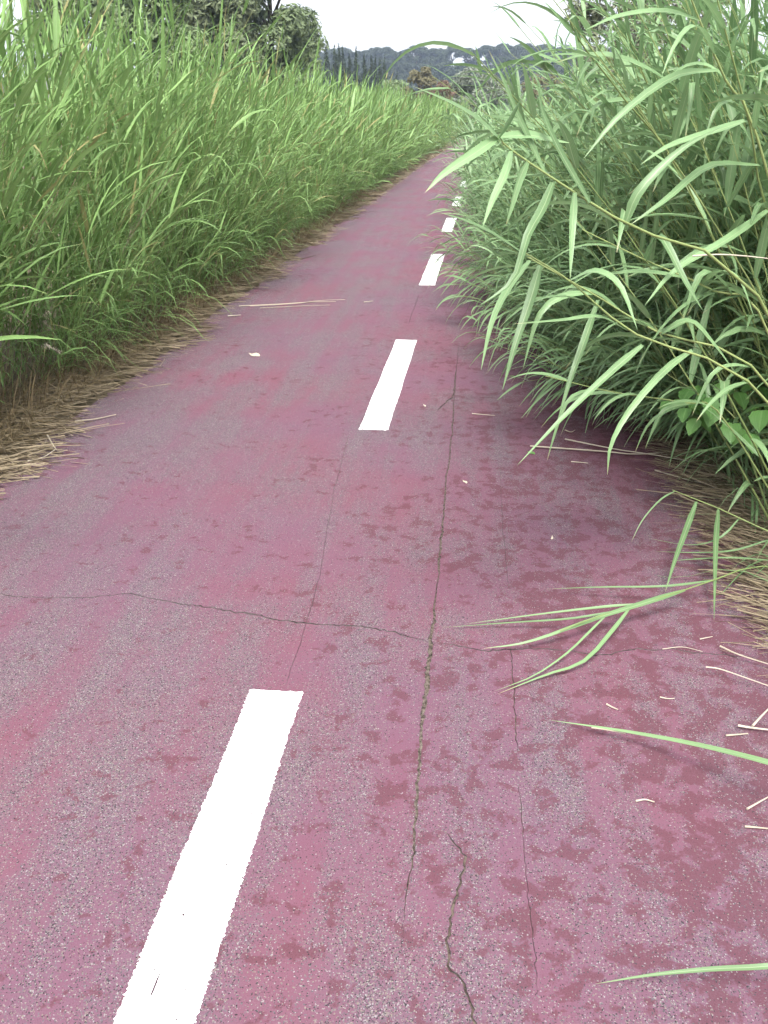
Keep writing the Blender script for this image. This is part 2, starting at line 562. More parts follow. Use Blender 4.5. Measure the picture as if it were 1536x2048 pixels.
for y0, y1 in ((-0.02, 2.01), (4.27, 6.23), (8.43, 10.42), (12.5, 14.2), (16.1, 17.9), (20.3, 22.2), (24.5, 26.4), (28.6, 30.5)):
    lane_dash(y0, y1)

# grit lying in the open joint
def grit_obj(n):
    oc = np.array([(1, 0, 0), (0, 1, 0), (-1, 0, 0), (0, -1, 0), (0, 0, 1), (0, 0, -1)], float)
    tf = np.array([(0, 1, 4), (1, 2, 4), (2, 3, 4), (3, 0, 4), (1, 0, 5), (2, 1, 5), (3, 2, 5), (0, 3, 5)])
    Vs, Fs = [], []
    a = [G(x, y) for x, y in ((818, 1740), (835, 1560), (849, 1400), (863, 1270), (878, 1120), (890, 990))]
    for i in range(n):
        t = abs(rng.normal(0.26, 0.2)) % 0.98 * (len(a) - 1)
        k = int(t)
        p = a[k].lerp(a[k + 1], t - k)
        s = rng.uniform(0.0015, 0.0042)
        v = oc * s * rng.uniform(0.6, 1.2, (6, 1)) * np.array([1, 1, 0.7])
        v = v + np.array([p.x + rng.normal(0, 0.0036), p.y + rng.normal(0, 0.004), -0.004 + rng.random() * 0.003])
        Fs.append(tf + len(Vs) * 6)
        Vs.append(v)
    me = quad_mesh('grit', np.concatenate(Vs), np.concatenate(Fs), M_GRIT, None, False)
    o = link(bpy.data.objects.new('grit', me))
    tag(o, 'fine grey brown grit lying in the open long crack of the path', 'grit')
    o['kind'] = 'stuff'
grit_obj(900)

def hill_z(X, Y):
    t = np.clip((np.asarray(Y, float) - 230) / 120, 0, 1)
    s = t * t * (3 - 2 * t)
    return s * (13.6 + 0.8 * np.sin(np.asarray(X) * 0.045 + 1) + 0.5 * np.sin(np.asarray(X) * 0.11)) - 0.5

def build_hill():
    xs = np.linspace(-420, 420, 85)
    ys = np.linspace(225, 460, 40)
    X, Y = np.meshgrid(xs, ys)
    Z = hill_z(X, Y)
    V = np.stack([X, Y, Z], -1).reshape(-1, 3)
    i, j = np.meshgrid(np.arange(39), np.arange(84), indexing='ij')
    a = (i * 85 + j).ravel()
    me = quad_mesh('hill', V, np.stack([a, a + 1, a + 86, a + 85], -1), M_HILL)
    o = link(bpy.data.objects.new('hill', me))
    o['kind'] = 'structure'
build_hill()

# ------------------------------------------------------------------ trees
def crown_mesh(name, clumps, nleaf, lsize, mat, seed, up=0.3, aspect=0.6):
    """clumps: list of (centre, (rx,ry,rz)); many small leaf faces through the outer part of every clump"""
    r = np.random.default_rng(seed)
    vol = np.array([c[1][0] * c[1][1] + c[1][2] * c[1][0] for c in clumps])
    cnt = np.maximum(4, (nleaf * vol / vol.sum()).astype(int))
    C, Nm, Rn = [], [], []
    for (c, rad), n in zip(clumps, cnt):
        d = nrm(r.normal(0, 1, (n, 3)))
        d[:, 2] = np.where(d[:, 2] < -0.5, -d[:, 2], d[:, 2])
        rr = r.uniform(0.45, 1.12, (n, 1)) ** 0.6
        C.append(np.array(c) + d * rr * np.array(rad))
        Nm.append(nrm(d + r.normal(0, 0.55, (n, 3)) + np.array([0, 0, up])))
        Rn.append(np.clip(r.random(n) * 0.6 + r.random() * 0.4, 0, 0.999))
    C, Nm, Rn = np.concatenate(C), np.concatenate(Nm), np.concatenate(Rn)
    n = len(C)
    A = nrm(np.cross(Nm, r.normal(0, 1, (n, 3))))
    Bv = np.cross(Nm, A)
    s = lsize * r.uniform(0.6, 1.4, n)[:, None]
    V = np.stack([C - A * s, C - Bv * s * aspect * 0.6 + A * s * 0.1, C + A * s, C + Bv * s * aspect * 0.6 + A * s * 0.1], 1)
    uv = np.zeros((n, 4, 3)); uv[..., 0] = 0.6; uv[..., 2] = Rn[:, None]
    F = np.arange(n * 4).reshape(-1, 4)
    return quad_mesh(name, V, F, mat, uv.reshape(-1, 3), False)

def trunk_mesh(name, segs, mat=None):
    """segs: list of (polyline points, r0, r1)"""
    parts = []
    for pts, r0, r1 in segs:
        p = np.array(pts, float)[None]
        parts.append(tubes(p, np.linspace(r0, r1, p.shape[1])[None], 7))
    V, F, U = merge(*parts)
    return quad_mesh(name, V, F, mat or M_BARK, U)

def broad_tree(name, loc, h, rx, mat, seed, label, cat='tree', nleaf=9000, lsize=0.16, nclump=36, low=0.25, group=None, flat=1.0):
    r = random.Random(seed)
    root = empty(name, loc)
    cz, rz = h * (1 + low) / 2, h * (1 - low) / 2
    clumps = []
    for i in range(nclump):
        a = r.random() * 6.283
        u = r.uniform(-0.9, 0.92)
        q = math.sqrt(1 - u * u) * r.uniform(0.45, 0.95)
        s = r.uniform(0.22, 0.42) * rx
        clumps.append(((math.cos(a) * q * rx, math.sin(a) * q * rx, cz + u * rz), (s, s, s * r.uniform(0.7, 1.1) * flat)))
    segs = [([(0, 0, -0.1), (r.uniform(-.1, .1), 0, h * 0.25), (r.uniform(-.2, .2), r.uniform(-.2, .2), h * 0.6), (0, 0, h * 0.88)], h * 0.022, h * 0.006)]
    for c in r.sample(clumps, min(12, nclump)):
        b = c[0]
        z0 = max(h * 0.15, b[2] - rx * 0.8)
        segs.append(([(0, 0, z0), (b[0] * 0.5, b[1] * 0.5, (z0 + b[2]) / 2 + 0.1), b], h * 0.009, h * 0.003))
    link(bpy.data.objects.new('trunk', trunk_mesh('trunk', segs)), root)
    link(bpy.data.objects.new('crown', crown_mesh('crown', clumps, nleaf, lsize, mat, seed)), root)
    tag(root, label, cat, group)
    return root

def at_px(px, Y):
    d = ray(px, HZ)
    return Vector((d.x / d.y * Y, Y, -0.05))

broad_tree('broadleaf_tree', at_px(548, 44), 9.6, 2.15, M_TREE, 11, 'grey green broadleaf tree whose round crown edge meets the open sky', nleaf=30000, lsize=0.14, nclump=95, low=0.15)
broad_tree('broadleaf_tree', at_px(430, 41), 9.5, 2.1, M_TREE2, 12, 'brownish green tree just left of the tree that borders the open sky', nleaf=26000, lsize=0.14, nclump=85, low=0.15)
broad_tree('broadleaf_tree', at_px(318, 36), 7.0, 1.7, M_TREE3, 13, 'lighter mid green tree behind the left reeds, lowest of the left trees', nleaf=24000, lsize=0.12, nclump=85, low=0.1)
broad_tree('broadleaf_tree', at_px(180, 40), 9.5, 2.4, M_TREE, 14, 'leftmost grey green tree, half hidden behind the tall left reeds', nleaf=24000, lsize=0.15, nclump=80, low=0.1)
broad_tree('tamarisk', at_px(1228, 17), 4.6, 0.85, M_TAM, 15, 'greyish feathery tree rising behind the right reeds against the sky', nleaf=12000, lsize=0.055, nclump=60, low=0.1)
broad_tree('tamarisk', at_px(1345, 19), 4.2, 1.0, M_TAM, 16, 'second greyish tree further right, almost hidden by the right reeds', nleaf=8000, lsize=0.06, nclump=50, low=0.1)
broad_tree('bush', at_px(840, 72), 4.4, 1.35, M_BUSH_O, 21, 'olive brown rounded bush at the far end of the path', 'bush', 5000, 0.13, 30, 0.0)
broad_tree('bush', at_px(884, 66), 3.2, 1.3, M_BUSH_R, 22, 'reddish brown low bush between the olive and the silvery bush', 'bush', 4500, 0.12, 30, 0.0)
broad_tree('bush', at_px(948, 60), 3.6, 1.65, M_BUSH_G, 23, 'silvery grey green rounded bush beyond the bend of the path', 'bush', 7000, 0.12, 40, 0.0)
broad_tree('bush', at_px(1010, 62), 3.0, 1.5, M_BUSH_G, 24, 'smaller silvery bush partly behind the right reeds', 'bush', 5000, 0.12, 30, 0.0)
broad_tree('bush', at_px(1090, 64), 3.6, 1.9, M_BUSH_O, 25, 'olive bush behind the right reeds, rightmost of the far bushes', 'bush', 5000, 0.13, 30, 0.0)
broad_tree('bush', at_px(790, 78), 3.6, 1.4, M_TREE3, 26, 'dark green bush left of the olive brown bush, under the cypresses', 'bush', 4500, 0.13, 30, 0.0)
broad_tree('bush', at_px(912, 84), 3.4, 2.0, M_TREE3, 27, 'green bush behind the reddish and silvery bushes', 'bush', 4500, 0.13, 30, 0.0)

# cypresses in a row
def cypress_proto(seed, slim):
    r = random.Random(seed)
    h = 10.0
    cl = []
    for i in range(46):
        t = (i + 0.5) / 46
        w = slim * (math.sin(math.pi * min(1, t * 0.62 + 0.25)) ** 0.8) * (1 - t ** 5) * 0.9 + 0.03
        a = r.random() * 6.28
        cl.append(((math.cos(a) * w * 0.45, math.sin(a) * w * 0.45, 0.3 + t * (h - 0.4)), (w * 0.62, w * 0.62, 0.55)))
    return (trunk_mesh('trunk', [([(0, 0, -0.2), (0, 0, 4), (0, 0, 9)], 0.13, 0.02)]),
            crown_mesh('crown', cl, 4200, 0.13, M_CYP, seed, 0.8, 0.6))
cyp = [cypress_proto(31, 0.66), cypress_proto(32, 0.8), cypress_proto(33, 0.58)]
cyl = ['slender dark cypress standing apart at the left end of the row', 'dark cypress second from the left in the row',
       'third cypress from the left in the row, close to its neighbours', 'fourth cypress from the left in the row', 'fifth cypress from the left, with a gap to its right',
       'cypress just right of the middle gap in the row', 'seventh cypress from the left in the row', 'eighth cypress from the left in the row',
       'ninth cypress from the left in the row', 'tenth cypress from the left in the row', 'second last cypress at the right end of the row', 'short last cypress at the right end of the row']
for i, (px, ty, Y) in enumerate([(655, 89, 112), (672, 88, 113), (680, 87, 116), (687, 90, 118), (700, 104, 119), (714, 92, 121), (729, 105, 123), (743, 108, 126), (751, 111, 128), (760, 114, 130), (769, 112, 132), (793, 146, 134)]):
    top = P(px, ty, Y).z
    root = empty('cypress', at_px(px, Y), random.random() * 6)
    s = top / 10.0
    root.scale = (1.0, 1.0, s)
    for me, nm in zip(cyp[i % 3], ('trunk', 'crown')):
        link(bpy.data.objects.new(nm, me), root)
    tag(root, cyl[i], 'cypress', 'cypresses in the row behind the left reeds')

# umbrella pines on the ridge
def pine_proto(seed):
    r = random.Random(seed)
    cl, segs = [], [([(0, 0, -0.5), (r.uniform(-.3, .3), 0, 2.5), (r.uniform(-.4, .4), 0, 5.2)], 0.26, 0.16)]
    for i in range(26):
        a = r.random() * 6.283
        q = math.sqrt(r.random()) * 3.9
        z = 6.6 + 2.0 * (1 - (q / 4.2) ** 2) + r.uniform(-0.5, 0.3)
        s = r.uniform(0.9, 1.5)
        cl.append(((math.cos(a) * q, math.sin(a) * q, z), (s, s, s * 0.68)))
        if i % 3 == 0:
            segs.append(([(0, 0, 4.6), (math.cos(a) * q * 0.45, math.sin(a) * q * 0.45, 5.9), cl[-1][0]], 0.11, 0.04))
    return trunk_mesh('trunk', segs), crown_mesh('crown', cl, 4600, 0.30, M_PINE, seed, 0.5, 0.8)
def forest_proto(seed):
    r = random.Random(seed)
    cl, segs = [], [([(0, 0, -0.5), (0, 0, 2), (0, 0, 5)], 0.2, 0.08)]
    for i in range(30):
        a = r.random() * 6.283
        u = r.uniform(-0.95, 0.95)
        q = math.sqrt(1 - u * u) * r.uniform(0.4, 1.0) * 3.0
        s = r.uniform(0.7, 1.3)
        cl.append(((math.cos(a) * q, math.sin(a) * q, 3.6 + u * 3.1), (s, s, s * 0.8)))
    return trunk_mesh('trunk', segs), crown_mesh('crown', cl, 3200, 0.32, M_PINE, seed, 0.4, 0.8)
pines = [pine_proto(s) for s in (41, 42, 43, 44, 45)]
forest = [forest_proto(s) for s in (51, 52, 53, 54)]
def put_tree(name, protos, X, Y, s, sz, label, group, lift=0.0):
    z = float(hill_z(X, Y))
    root = empty(name, (X, Y, z + lift), random.random() * 6.283)
    root.scale = (s, s, sz)
    for me, nm in zip(random.choice(protos), ('trunk', 'crown')):
        link(bpy.data.objects.new(nm, me), root)
    return tag(root, label, 'tree', group)
px = 560
while px < 1330:
    d = ray(px, HZ)
    Y = 350 + random.uniform(-4, 6)
    s = random.uniform(0.85, 1.2)
    put_tree('umbrella_pine', pines, d.x / d.y * Y, Y, s, random.uniform(0.86, 1.08), 'hazy umbrella pine with a rounded crown on the ridge line', 'umbrella pines along the ridge')
    px += random.uniform(26, 42)
for row, (Y, lo, hi, st, sc) in enumerate([(352, 560, 1320, 13, 1.08), (326, 560, 1320, 24, 0.9), (306, 560, 1300, 24, 1.0), (286, 560, 1300, 26, 1.05), (264, 560, 1300, 28, 1.1)]):
    px = lo + random.uniform(0, 20)
    while px < hi:
        if not (row == 0 and (898 < px < 930 or 944 < px < 978)):
            d = ray(px, HZ)
            y = Y + random.uniform(-4, 4)
            s = sc * random.uniform(0.85, 1.15)
            put_tree('hill_tree', forest, d.x / d.y * y, y, s, s * random.uniform(0.9, 1.1) * (0.5 if (row in (1, 2) and 880 < px < 1000) else 1.0),
                     'dark rounded tree on the hazy slope below the ridge', 'trees on the slope below the ridge')
        px += st * random.uniform(0.8, 1.25)

# ------------------------------------------------------------------ reeds
N_LEAF_DEF = 12

def reed_arrays(base, head, lean, height, sdroop, nleaf, leafL, leafW, r, ang=(28, 55), ldroop=(0.5, 1.8), kinkp=0.12, stem_n=7, s0=0.18):
    """vectorised reeds; returns stem points and leaf parameter arrays"""
    N = len(base)
    T = np.stack([np.cos(head) * np.sin(lean), np.sin(head) * np.sin(lean), np.cos(lean)], 1)
    pts, d = curve_pts(base, T, height, sdroop, np.zeros(N), np.full(N, .5), stem_n, 1.6)
    ts = np.linspace(s0, 0.985, nleaf)[None, :] + r.uniform(-0.03, 0.03, (N, nleaf))
    ts = np.clip(ts, 0.02, 0.995) * stem_n
    i = np.floor(ts).astype(int)
    fr = (ts - i)[..., None]
    ii = np.arange(N)[:, None]
    B = pts[ii, i] * (1 - fr) + pts[ii, i + 1] * fr
    D = nrm(d[ii, i] * (1 - fr) + d[ii, i + 1] * fr)
    # alternate sides round the stem
    az = r.uniform(0, 6.283, (N, 1)) + np.arange(nleaf)[None, :] * np.pi + r.normal(0, 0.55, (N, nleaf))
    ref = np.array([0.31, 0.95, 0.05])
    A = nrm(np.cross(D, ref)); Bv = np.cross(D, A)
    an = np.radians(r.uniform(ang[0], ang[1], (N, nleaf))) * np.linspace(1.15, 0.55, nleaf)[None, :]
    Tl = D * np.cos(an)[..., None] + (A * np.cos(az)[..., None] + Bv * np.sin(az)[..., None]) * np.sin(an)[..., None]
    L = r.uniform(leafL[0], leafL[1], (N, nleaf)) * np.interp(np.linspace(0, 1, nleaf), [0, 0.4, 0.8, 1], [0.8, 1.0, 0.95, 0.6])[None, :]
    W = r.uniform(leafW[0], leafW[1], (N, nleaf))
    dr = r.uniform(ldroop[0], ldroop[1], (N, nleaf)) * np.linspace(1.2, 0.55, nleaf)[None, :]
    kk = np.where(r.random((N, nleaf)) < kinkp, r.uniform(1.0, 3.0, (N, nleaf)), 0.0)
    f = lambda a: a.reshape(-1, *a.shape[2:])
    return pts, f(B), f(Tl), f(L), f(W), f(dr), f(kk)

def r_shift(Y):
    return 0.40 * np.clip((Y - 4.2) / 2.5, 0, 1) + 0.36 * np.clip((Y - 7) / 6, 0, 1)

def reed_bed(name, groups, mat, label):
    parts_leaf, parts_stem = [], []
    for g in groups:
        r = np.random.default_rng(g['seed'])
        N = g['n']
        Y = g['y0'] + (g['y1'] - g['y0']) * r.random(N) ** g.get('pow', 1.0)
        dep = g['d0'] + (g['d1'] - g['d0']) * r.random(N)
        s = g['side']
        if s > 0:
            dep = dep - r_shift(Y)
        base = np.stack([cx(Y) + s * dep, Y, np.full(N, -0.03)], 1)
        head = (np.pi if s > 0 else 0.0) + r.normal(g.get('hm', 0), g['hs'], N)
        lean = np.radians(np.clip(r.normal(g['lean'], g['leans'], N), -5, 62))
        if s > 0 and g['h'][1] > 1.7:
            lean = np.minimum(lean, np.radians(36))
        height = r.uniform(*g['h'], N) * (1 + 0.07 * np.sin(Y * 1.9 + 0.6) + 0.06 * np.sin(Y * 4.3 + dep * 3))
        if s < 0 and g['h'][1] > 1.6:
            height *= 1 + 0.10 * np.clip((14 - Y) / 8, 0, 1)
        if s > 0 and g['h'][1] > 1.6:
            height *= 1 + 0.25 * np.clip((5.5 - Y) / 2, 0, 1)
        pts, B, T, L, W, dr, kk = reed_arrays(base, head, lean, height, r.uniform(*g['sd'], N), g['nl'], g['ll'], g['lw'], r,
                                              g.get('ang', (28, 55)), g.get('ld', (0.5, 1.8)), g.get('kp', 0.12), s0=g.get('s0', 0.18))
        nb = len(B)
        parts_leaf.append(blades(B, T, L, W, dr, kk, r.uniform(0.4, 0.75, nb), r.normal(0, 0.5, nb), r.normal(0, 0.25, nb), 0.35, g['seg'], g['k'], r.random(nb)))
        rad = np.linspace(g.get('sr', 0.0035), 0.001, pts.shape[1])[None] * np.ones((N, 1))
        parts_stem.append(tubes(pts, rad, 3, r.random(N)))
    V, F, U = merge(*parts_leaf)
    V2, F2, U2 = merge(*parts_stem)
    me = quad_mesh(name, np.concatenate([V, V2]), np.concatenate([F, F2 + len(V)]), mat, np.concatenate([U, U2]))
    me.materials.append(M_STEM)
    mi = np.zeros(len(F) + len(F2), dtype=np.int32); mi[len(F):] = 1
    me.polygons.foreach_set('material_index', mi)
    o = link(bpy.data.objects.new(name, me))
    tag(o, label, 'reeds')
    o['kind'] = 'stuff'
    return o

LEFT = dict(side=-1, hs=0.75, nl=11, sd=(0.05, 0.35), ang=(14, 40), ld=(0.15, 1.0), kp=0.05)
reed_bed('reed_bed', [
    dict(LEFT, seed=1, n=760, y0=1.5, y1=12, d0=2.15, d1=3.7, lean=15, leans=13, h=(1.4, 2.1), ll=(0.36, 0.62), lw=(0.012, 0.032), seg=5, k=3),
    dict(LEFT, seed=2, n=1150, y0=12, y1=30, d0=2.0, d1=3.6, lean=17, leans=12, h=(1.35, 2.05), ll=(0.36, 0.60), lw=(0.016, 0.036), seg=4, k=2),
    dict(LEFT, seed=3, n=900, y0=30, y1=64, d0=1.8, d1=3.8, lean=12, leans=9, h=(1.35, 2.0), ll=(0.42, 0.66), lw=(0.024, 0.040), seg=3, k=2),
    # shorter shoots along the front, arching towards the path
    dict(LEFT, seed=4, n=460, y0=4.6, y1=14, d0=2.0, d1=2.7, lean=26, leans=13, h=(0.5, 1.3), ll=(0.28, 0.5), lw=(0.008, 0.017), seg=4, k=2, sr=0.002, ang=(18, 50), ld=(0.5, 1.8), kp=0.12),
    dict(LEFT, seed=5, n=750, y0=14, y1=45, d0=1.85, d1=2.6, lean=26, leans=13, h=(0.5, 1.3), ll=(0.3, 0.5), lw=(0.014, 0.024), seg=3, k=2, sr=0.003, ang=(18, 50), ld=(0.5, 1.8)),
], M_REED_L, 'dense mass of tall green reeds forming the bank left of the path')

RIGHT = dict(side=1, hs=0.6, nl=14, sd=(0.15, 0.5), ang=(28, 60), ld=(0.5, 1.8), kp=0.15)
RIGHT18 = dict(RIGHT, nl=18, ang=(35, 75), ld=(0.2, 1.6))
reed_bed('reed_bed', [
    dict(RIGHT, seed=11, n=640, y0=3.0, y1=9, d0=1.85, d1=3.6, lean=24, leans=10, h=(1.3, 2.0), ll=(0.26, 0.46), lw=(0.020, 0.038), seg=5, k=3),
    dict(RIGHT, seed=12, n=760, y0=8, y1=24, d0=1.55, d1=3.4, lean=30, leans=11, h=(1.1, 1.75), ll=(0.26, 0.44), lw=(0.020, 0.034), seg=4, k=2),
    dict(RIGHT, seed=13, n=640, y0=22, y1=64, d0=1.5, d1=3.4, lean=24, leans=11, h=(1.1, 1.75), ll=(0.32, 0.50), lw=(0.026, 0.044), seg=3, k=2),
    dict(RIGHT, seed=14, n=400, y0=4.0, y1=9, d0=1.65, d1=2.4, lean=38, leans=12, h=(0.6, 1.2), ll=(0.22, 0.38), lw=(0.012, 0.024), seg=4, k=2),
    dict(RIGHT, seed=16, n=230, y0=4.3, y1=9, d0=1.45, d1=2.0, lean=46, leans=10, h=(0.6, 1.25), ll=(0.22, 0.38), lw=(0.010, 0.022), seg=5, k=3, ld=(1.2, 3.0)),
    dict(RIGHT, seed=17, n=330, y0=4.0, y1=7.5, d0=1.68, d1=2.3, lean=24, leans=10, h=(0.7, 1.5), ll=(0.20, 0.40), lw=(0.014, 0.030), seg=5, k=3, ang=(35, 75), ld=(0.3, 2.2), s0=0.06),
    dict(RIGHT18, seed=18, n=380, y0=3.4, y1=6.5, d0=1.85, d1=2.9, lean=20, leans=10, h=(1.4, 2.1), ll=(0.18, 0.34), lw=(0.010, 0.021), seg=4, k=2, s0=0.08),
    dict(RIGHT, seed=15, n=420, y0=9, y1=30, d0=1.4, d1=2.2, lean=40, leans=12, h=(0.6, 1.2), ll=(0.26, 0.42), lw=(0.016, 0.030), seg=3, k=2),
], M_REED_R, 'dense mass of broad leaved reeds forming the bank right of the path')

# individual front reeds: shared leaf meshes (initial angle x droop), shared stem meshes
def leaf_variant(elev, droop, kink, W, L, mat, twist=0.3):
    T = np.array([[math.cos(elev), 0.0, math.sin(elev)]])
    V, F, U = blades(np.zeros((1, 3)), T, L, W, droop, kink, rng.uniform(0.45, 0.7), twist, rng.normal(0, 0.15), 0.4, 8, 3, np.array([rng.random() * 0.3]))
    return quad_mesh('leaf', V, F, mat, U)

def leaf_set(mat, L, W, droops, kp):
    out = {}
    for e in range(-60, 91, 15):
        vs_ = []
        for q in range(5):
            dr = rng.uniform(*droops)
            kk = rng.uniform(1.2, 3) if rng.random() < kp else 0
            vs_.append(leaf_variant(R(min(e, 86)), dr, kk, rng.uniform(*W), rng.uniform(*L), mat, rng.normal(0, 0.5)))
        out[e] = vs_
    return out
LS_L = leaf_set(M_REED_L, (0.38, 0.60), (0.013, 0.030), (0.2, 1.1), 0.08)
LS_R = leaf_set(M_REED_R, (0.20, 0.46), (0.016, 0.038), (0.2, 2.4), 0.2)

def make_reeds(n, side, seed, leafset, place, lean, leans, h, sd, nl, ang, hs, label, group, stemr=0.004):
    r = np.random.default_rng(seed)
    for q in range(n):
        x, y = place(r)
        head = (math.pi if side > 0 else 0.0) + r.normal(0, hs)
        ln = R(float(np.clip(r.normal(lean, leans), 0, 36 if side > 0 else 50)))
        H = r.uniform(*h) * (1 + (0.10 * min(1, max(0, (12 - y) / 7)) if side < 0 else 0.22 * min(1, max(0, (5.5 - y) / 2))))
        base = np.zeros((1, 3))
        pts, B, T, L, W, dr, kk = reed_arrays(base, np.array([head]), np.array([ln]), np.array([H]), np.array([r.uniform(*sd)]), nl, (1, 1), (1, 1), r, ang)
        root = empty('reed', (x, y, -0.03))
        tag(root, label, 'reed', group)
        V, F, U = tubes(pts, np.linspace(stemr, 0.0012, pts.shape[1])[None], 5, np.array([r.random()]))
        link(bpy.data.objects.new('stem', quad_mesh('stem', V, F, M_STEM, U)), root)
        for i in range(len(B)):
            t = T[i]
            el = math.degrees(math.asin(max(-1, min(1, t[2]))))
            e = max(-60, min(90, int(round(el / 15.0)) * 15))
            me = leafset[e][r.integers(5)]
            lf = bpy.data.objects.new('leaf', me)
            lf.location = B[i]
            lf.rotation_euler = (r.normal(0, 0.12), r.normal(0, 0.06), math.atan2(t[1], t[0]))
            s = r.uniform(0.75, 1.1) * (0.8 + 0.2 * min(1.0, (len(B) - i) / 4))
            lf.scale = (s, s, s)
            link(lf, root)

def pl_left(r):
    y = 3.0 + 8.0 * r.random() ** 1.2
    return float(cx(y)) - 1.98 - 0.75 * r.random() - 0.28 * max(0.0, min(1.0, (6.2 - y) / 1.5)), y
make_reeds(145, -1, 101, LS_L, pl_left, 22, 12, (1.4, 2.1), (0.05, 0.4), 12, (15, 42), 0.7,
           'tall green narrow leaved reed in the front rows left of the path', 'front reeds left of the path')
def pl_right(r):
    y = 3.0 + 5.0 * r.random() ** 1.1
    return float(cx(y)) + 1.72 + 0.75 * r.random() - float(r_shift(y)), y
make_reeds(130, 1, 102, LS_R, pl_right, 28, 9, (1.3, 2.0), (0.1, 0.4), 14, (28, 58), 0.55,
           'broad leaved green reed in the front rows right of the path', 'front reeds right of the path', 0.005)

# ------------------------------------------------------------------ reeds traced one by one
def spline(pts, n):
    """Catmull-Rom through the points"""
    p = [Vector(q) for q in pts]
    if len(p) == 2:
        p = [p[0], (p[0] + p[1]) / 2, p[1]]
    e = [p[0] * 2 - p[1]] + p + [p[-1] * 2 - p[-2]]
    out = []
    for i in range(n + 1):
        t = i / n * (len(p) - 1)
        k = min(int(t), len(p) - 2)
        u = t - k
        a, b, c, d = e[k], e[k + 1], e[k + 2], e[k + 3]
        out.append(0.5 * ((2 * b) + (c - a) * u + (2 * a - 5 * b + 4 * c - d) * u * u + (3 * b - a - 3 * c + d) * u ** 3))
    return np.array([list(v) for v in out])

def traced_leaf(pts, W, root, mat, face=(0.0, -0.6, 0.8), twist=0.0, name='leaf', n=10, fold=0.3, wprof=None):
    """a leaf along 3-D points; face = direction its upper side looks to"""
    p = spline(pts, n)[None]
    d = nrm(np.gradient(p, axis=1))
    fv = np.array(face)[None, None] * np.ones_like(p)
    S = nrm(np.cross(d, fv))
    Nn = np.cross(S, d)
    a = (twist * np.linspace(0, 1, n + 1))[None, :, None]
    S2 = S * np.cos(a) + Nn * np.sin(a)
    N2 = Nn * np.cos(a) - S * np.sin(a)
    V, F, U = ribbons(p, S2, N2, np.array([W]), np.array([fold]), 3, np.array([rng.random()]), leafprof(n) if wprof is None else wprof)
    o = bpy.data.objects.new(name, quad_mesh(name, V, F, mat, U))
    return link(o, root)

def traced_stem(pts, r0, r1, root, mat=None, name='stem', n=14, k=6):
    p = spline(pts, n)[None]
    V, F, U = tubes(p, np.linspace(r0, r1, n + 1)[None], k)
    return link(bpy.data.objects.new(name, quad_mesh(name, V, F, mat or M_STEM, U)), root), p[0]

def local(pts, o):
    return [Vector(q) - o for q in pts]

def hero(label, stem, leaves, auto=0, width=0.024, r0=0.0045, mat=None, seed=0, group='reeds leaning in from the right'):
    """stem: 3-D points base to tip; leaves: lists of 3-D points (+ width)"""
    mat = mat or M_REED_R
    o = Vector(stem[0])
    root = empty('reed', o)
    tag(root, label, 'reed', group)
    _, p = traced_stem(local(stem, o), r0, 0.0016, root)
    for lf in leaves:
        traced_leaf(local(lf[0], o), lf[1] * 0.86, root, mat, lf[2] if len(lf) > 2 else (0.1, -0.5, 0.85), rng.normal(0, 0.25))
    r = np.random.default_rng(seed)
    for i in range(auto):
        t = 0.30 + 0.68 * (i + r.uniform(-0.2, 0.2)) / max(1, auto)
        f = min(t, 0.99) * (len(p) - 1)
        k = int(f)
        b = p[k] * (1 - (f - k)) + p[k + 1] * (f - k)
        d = p[k + 1] - p[k]; d /= np.linalg.norm(d)
        sgn = 1 if i % 2 else -1
        sd = np.array([-0.25 + r.normal(0, .3), sgn * 0.75 + r.normal(0, .3), r.normal(0.15, .3)])
        T = d * r.uniform(0.7, 1.1) + sd * r.uniform(0.5, 0.9)
        V, F, U = blades(b[None], T[None], r.uniform(0.22, 0.36), width * r.uniform(0.75, 1.2), r.uniform(0.6, 2.2),
                         r.uniform(1, 2.5) if r.random() < 0.2 else 0, r.uniform(.4, .7), r.normal(0, .6), r.normal(0, .3), 0.35, 9, 3, np.array([r.random()]))
        link(bpy.data.objects.new('leaf', quad_mesh('leaf', V, F, mat, U)), root)
    return root

def PP(*l):
    return [P(*q) for q in l]

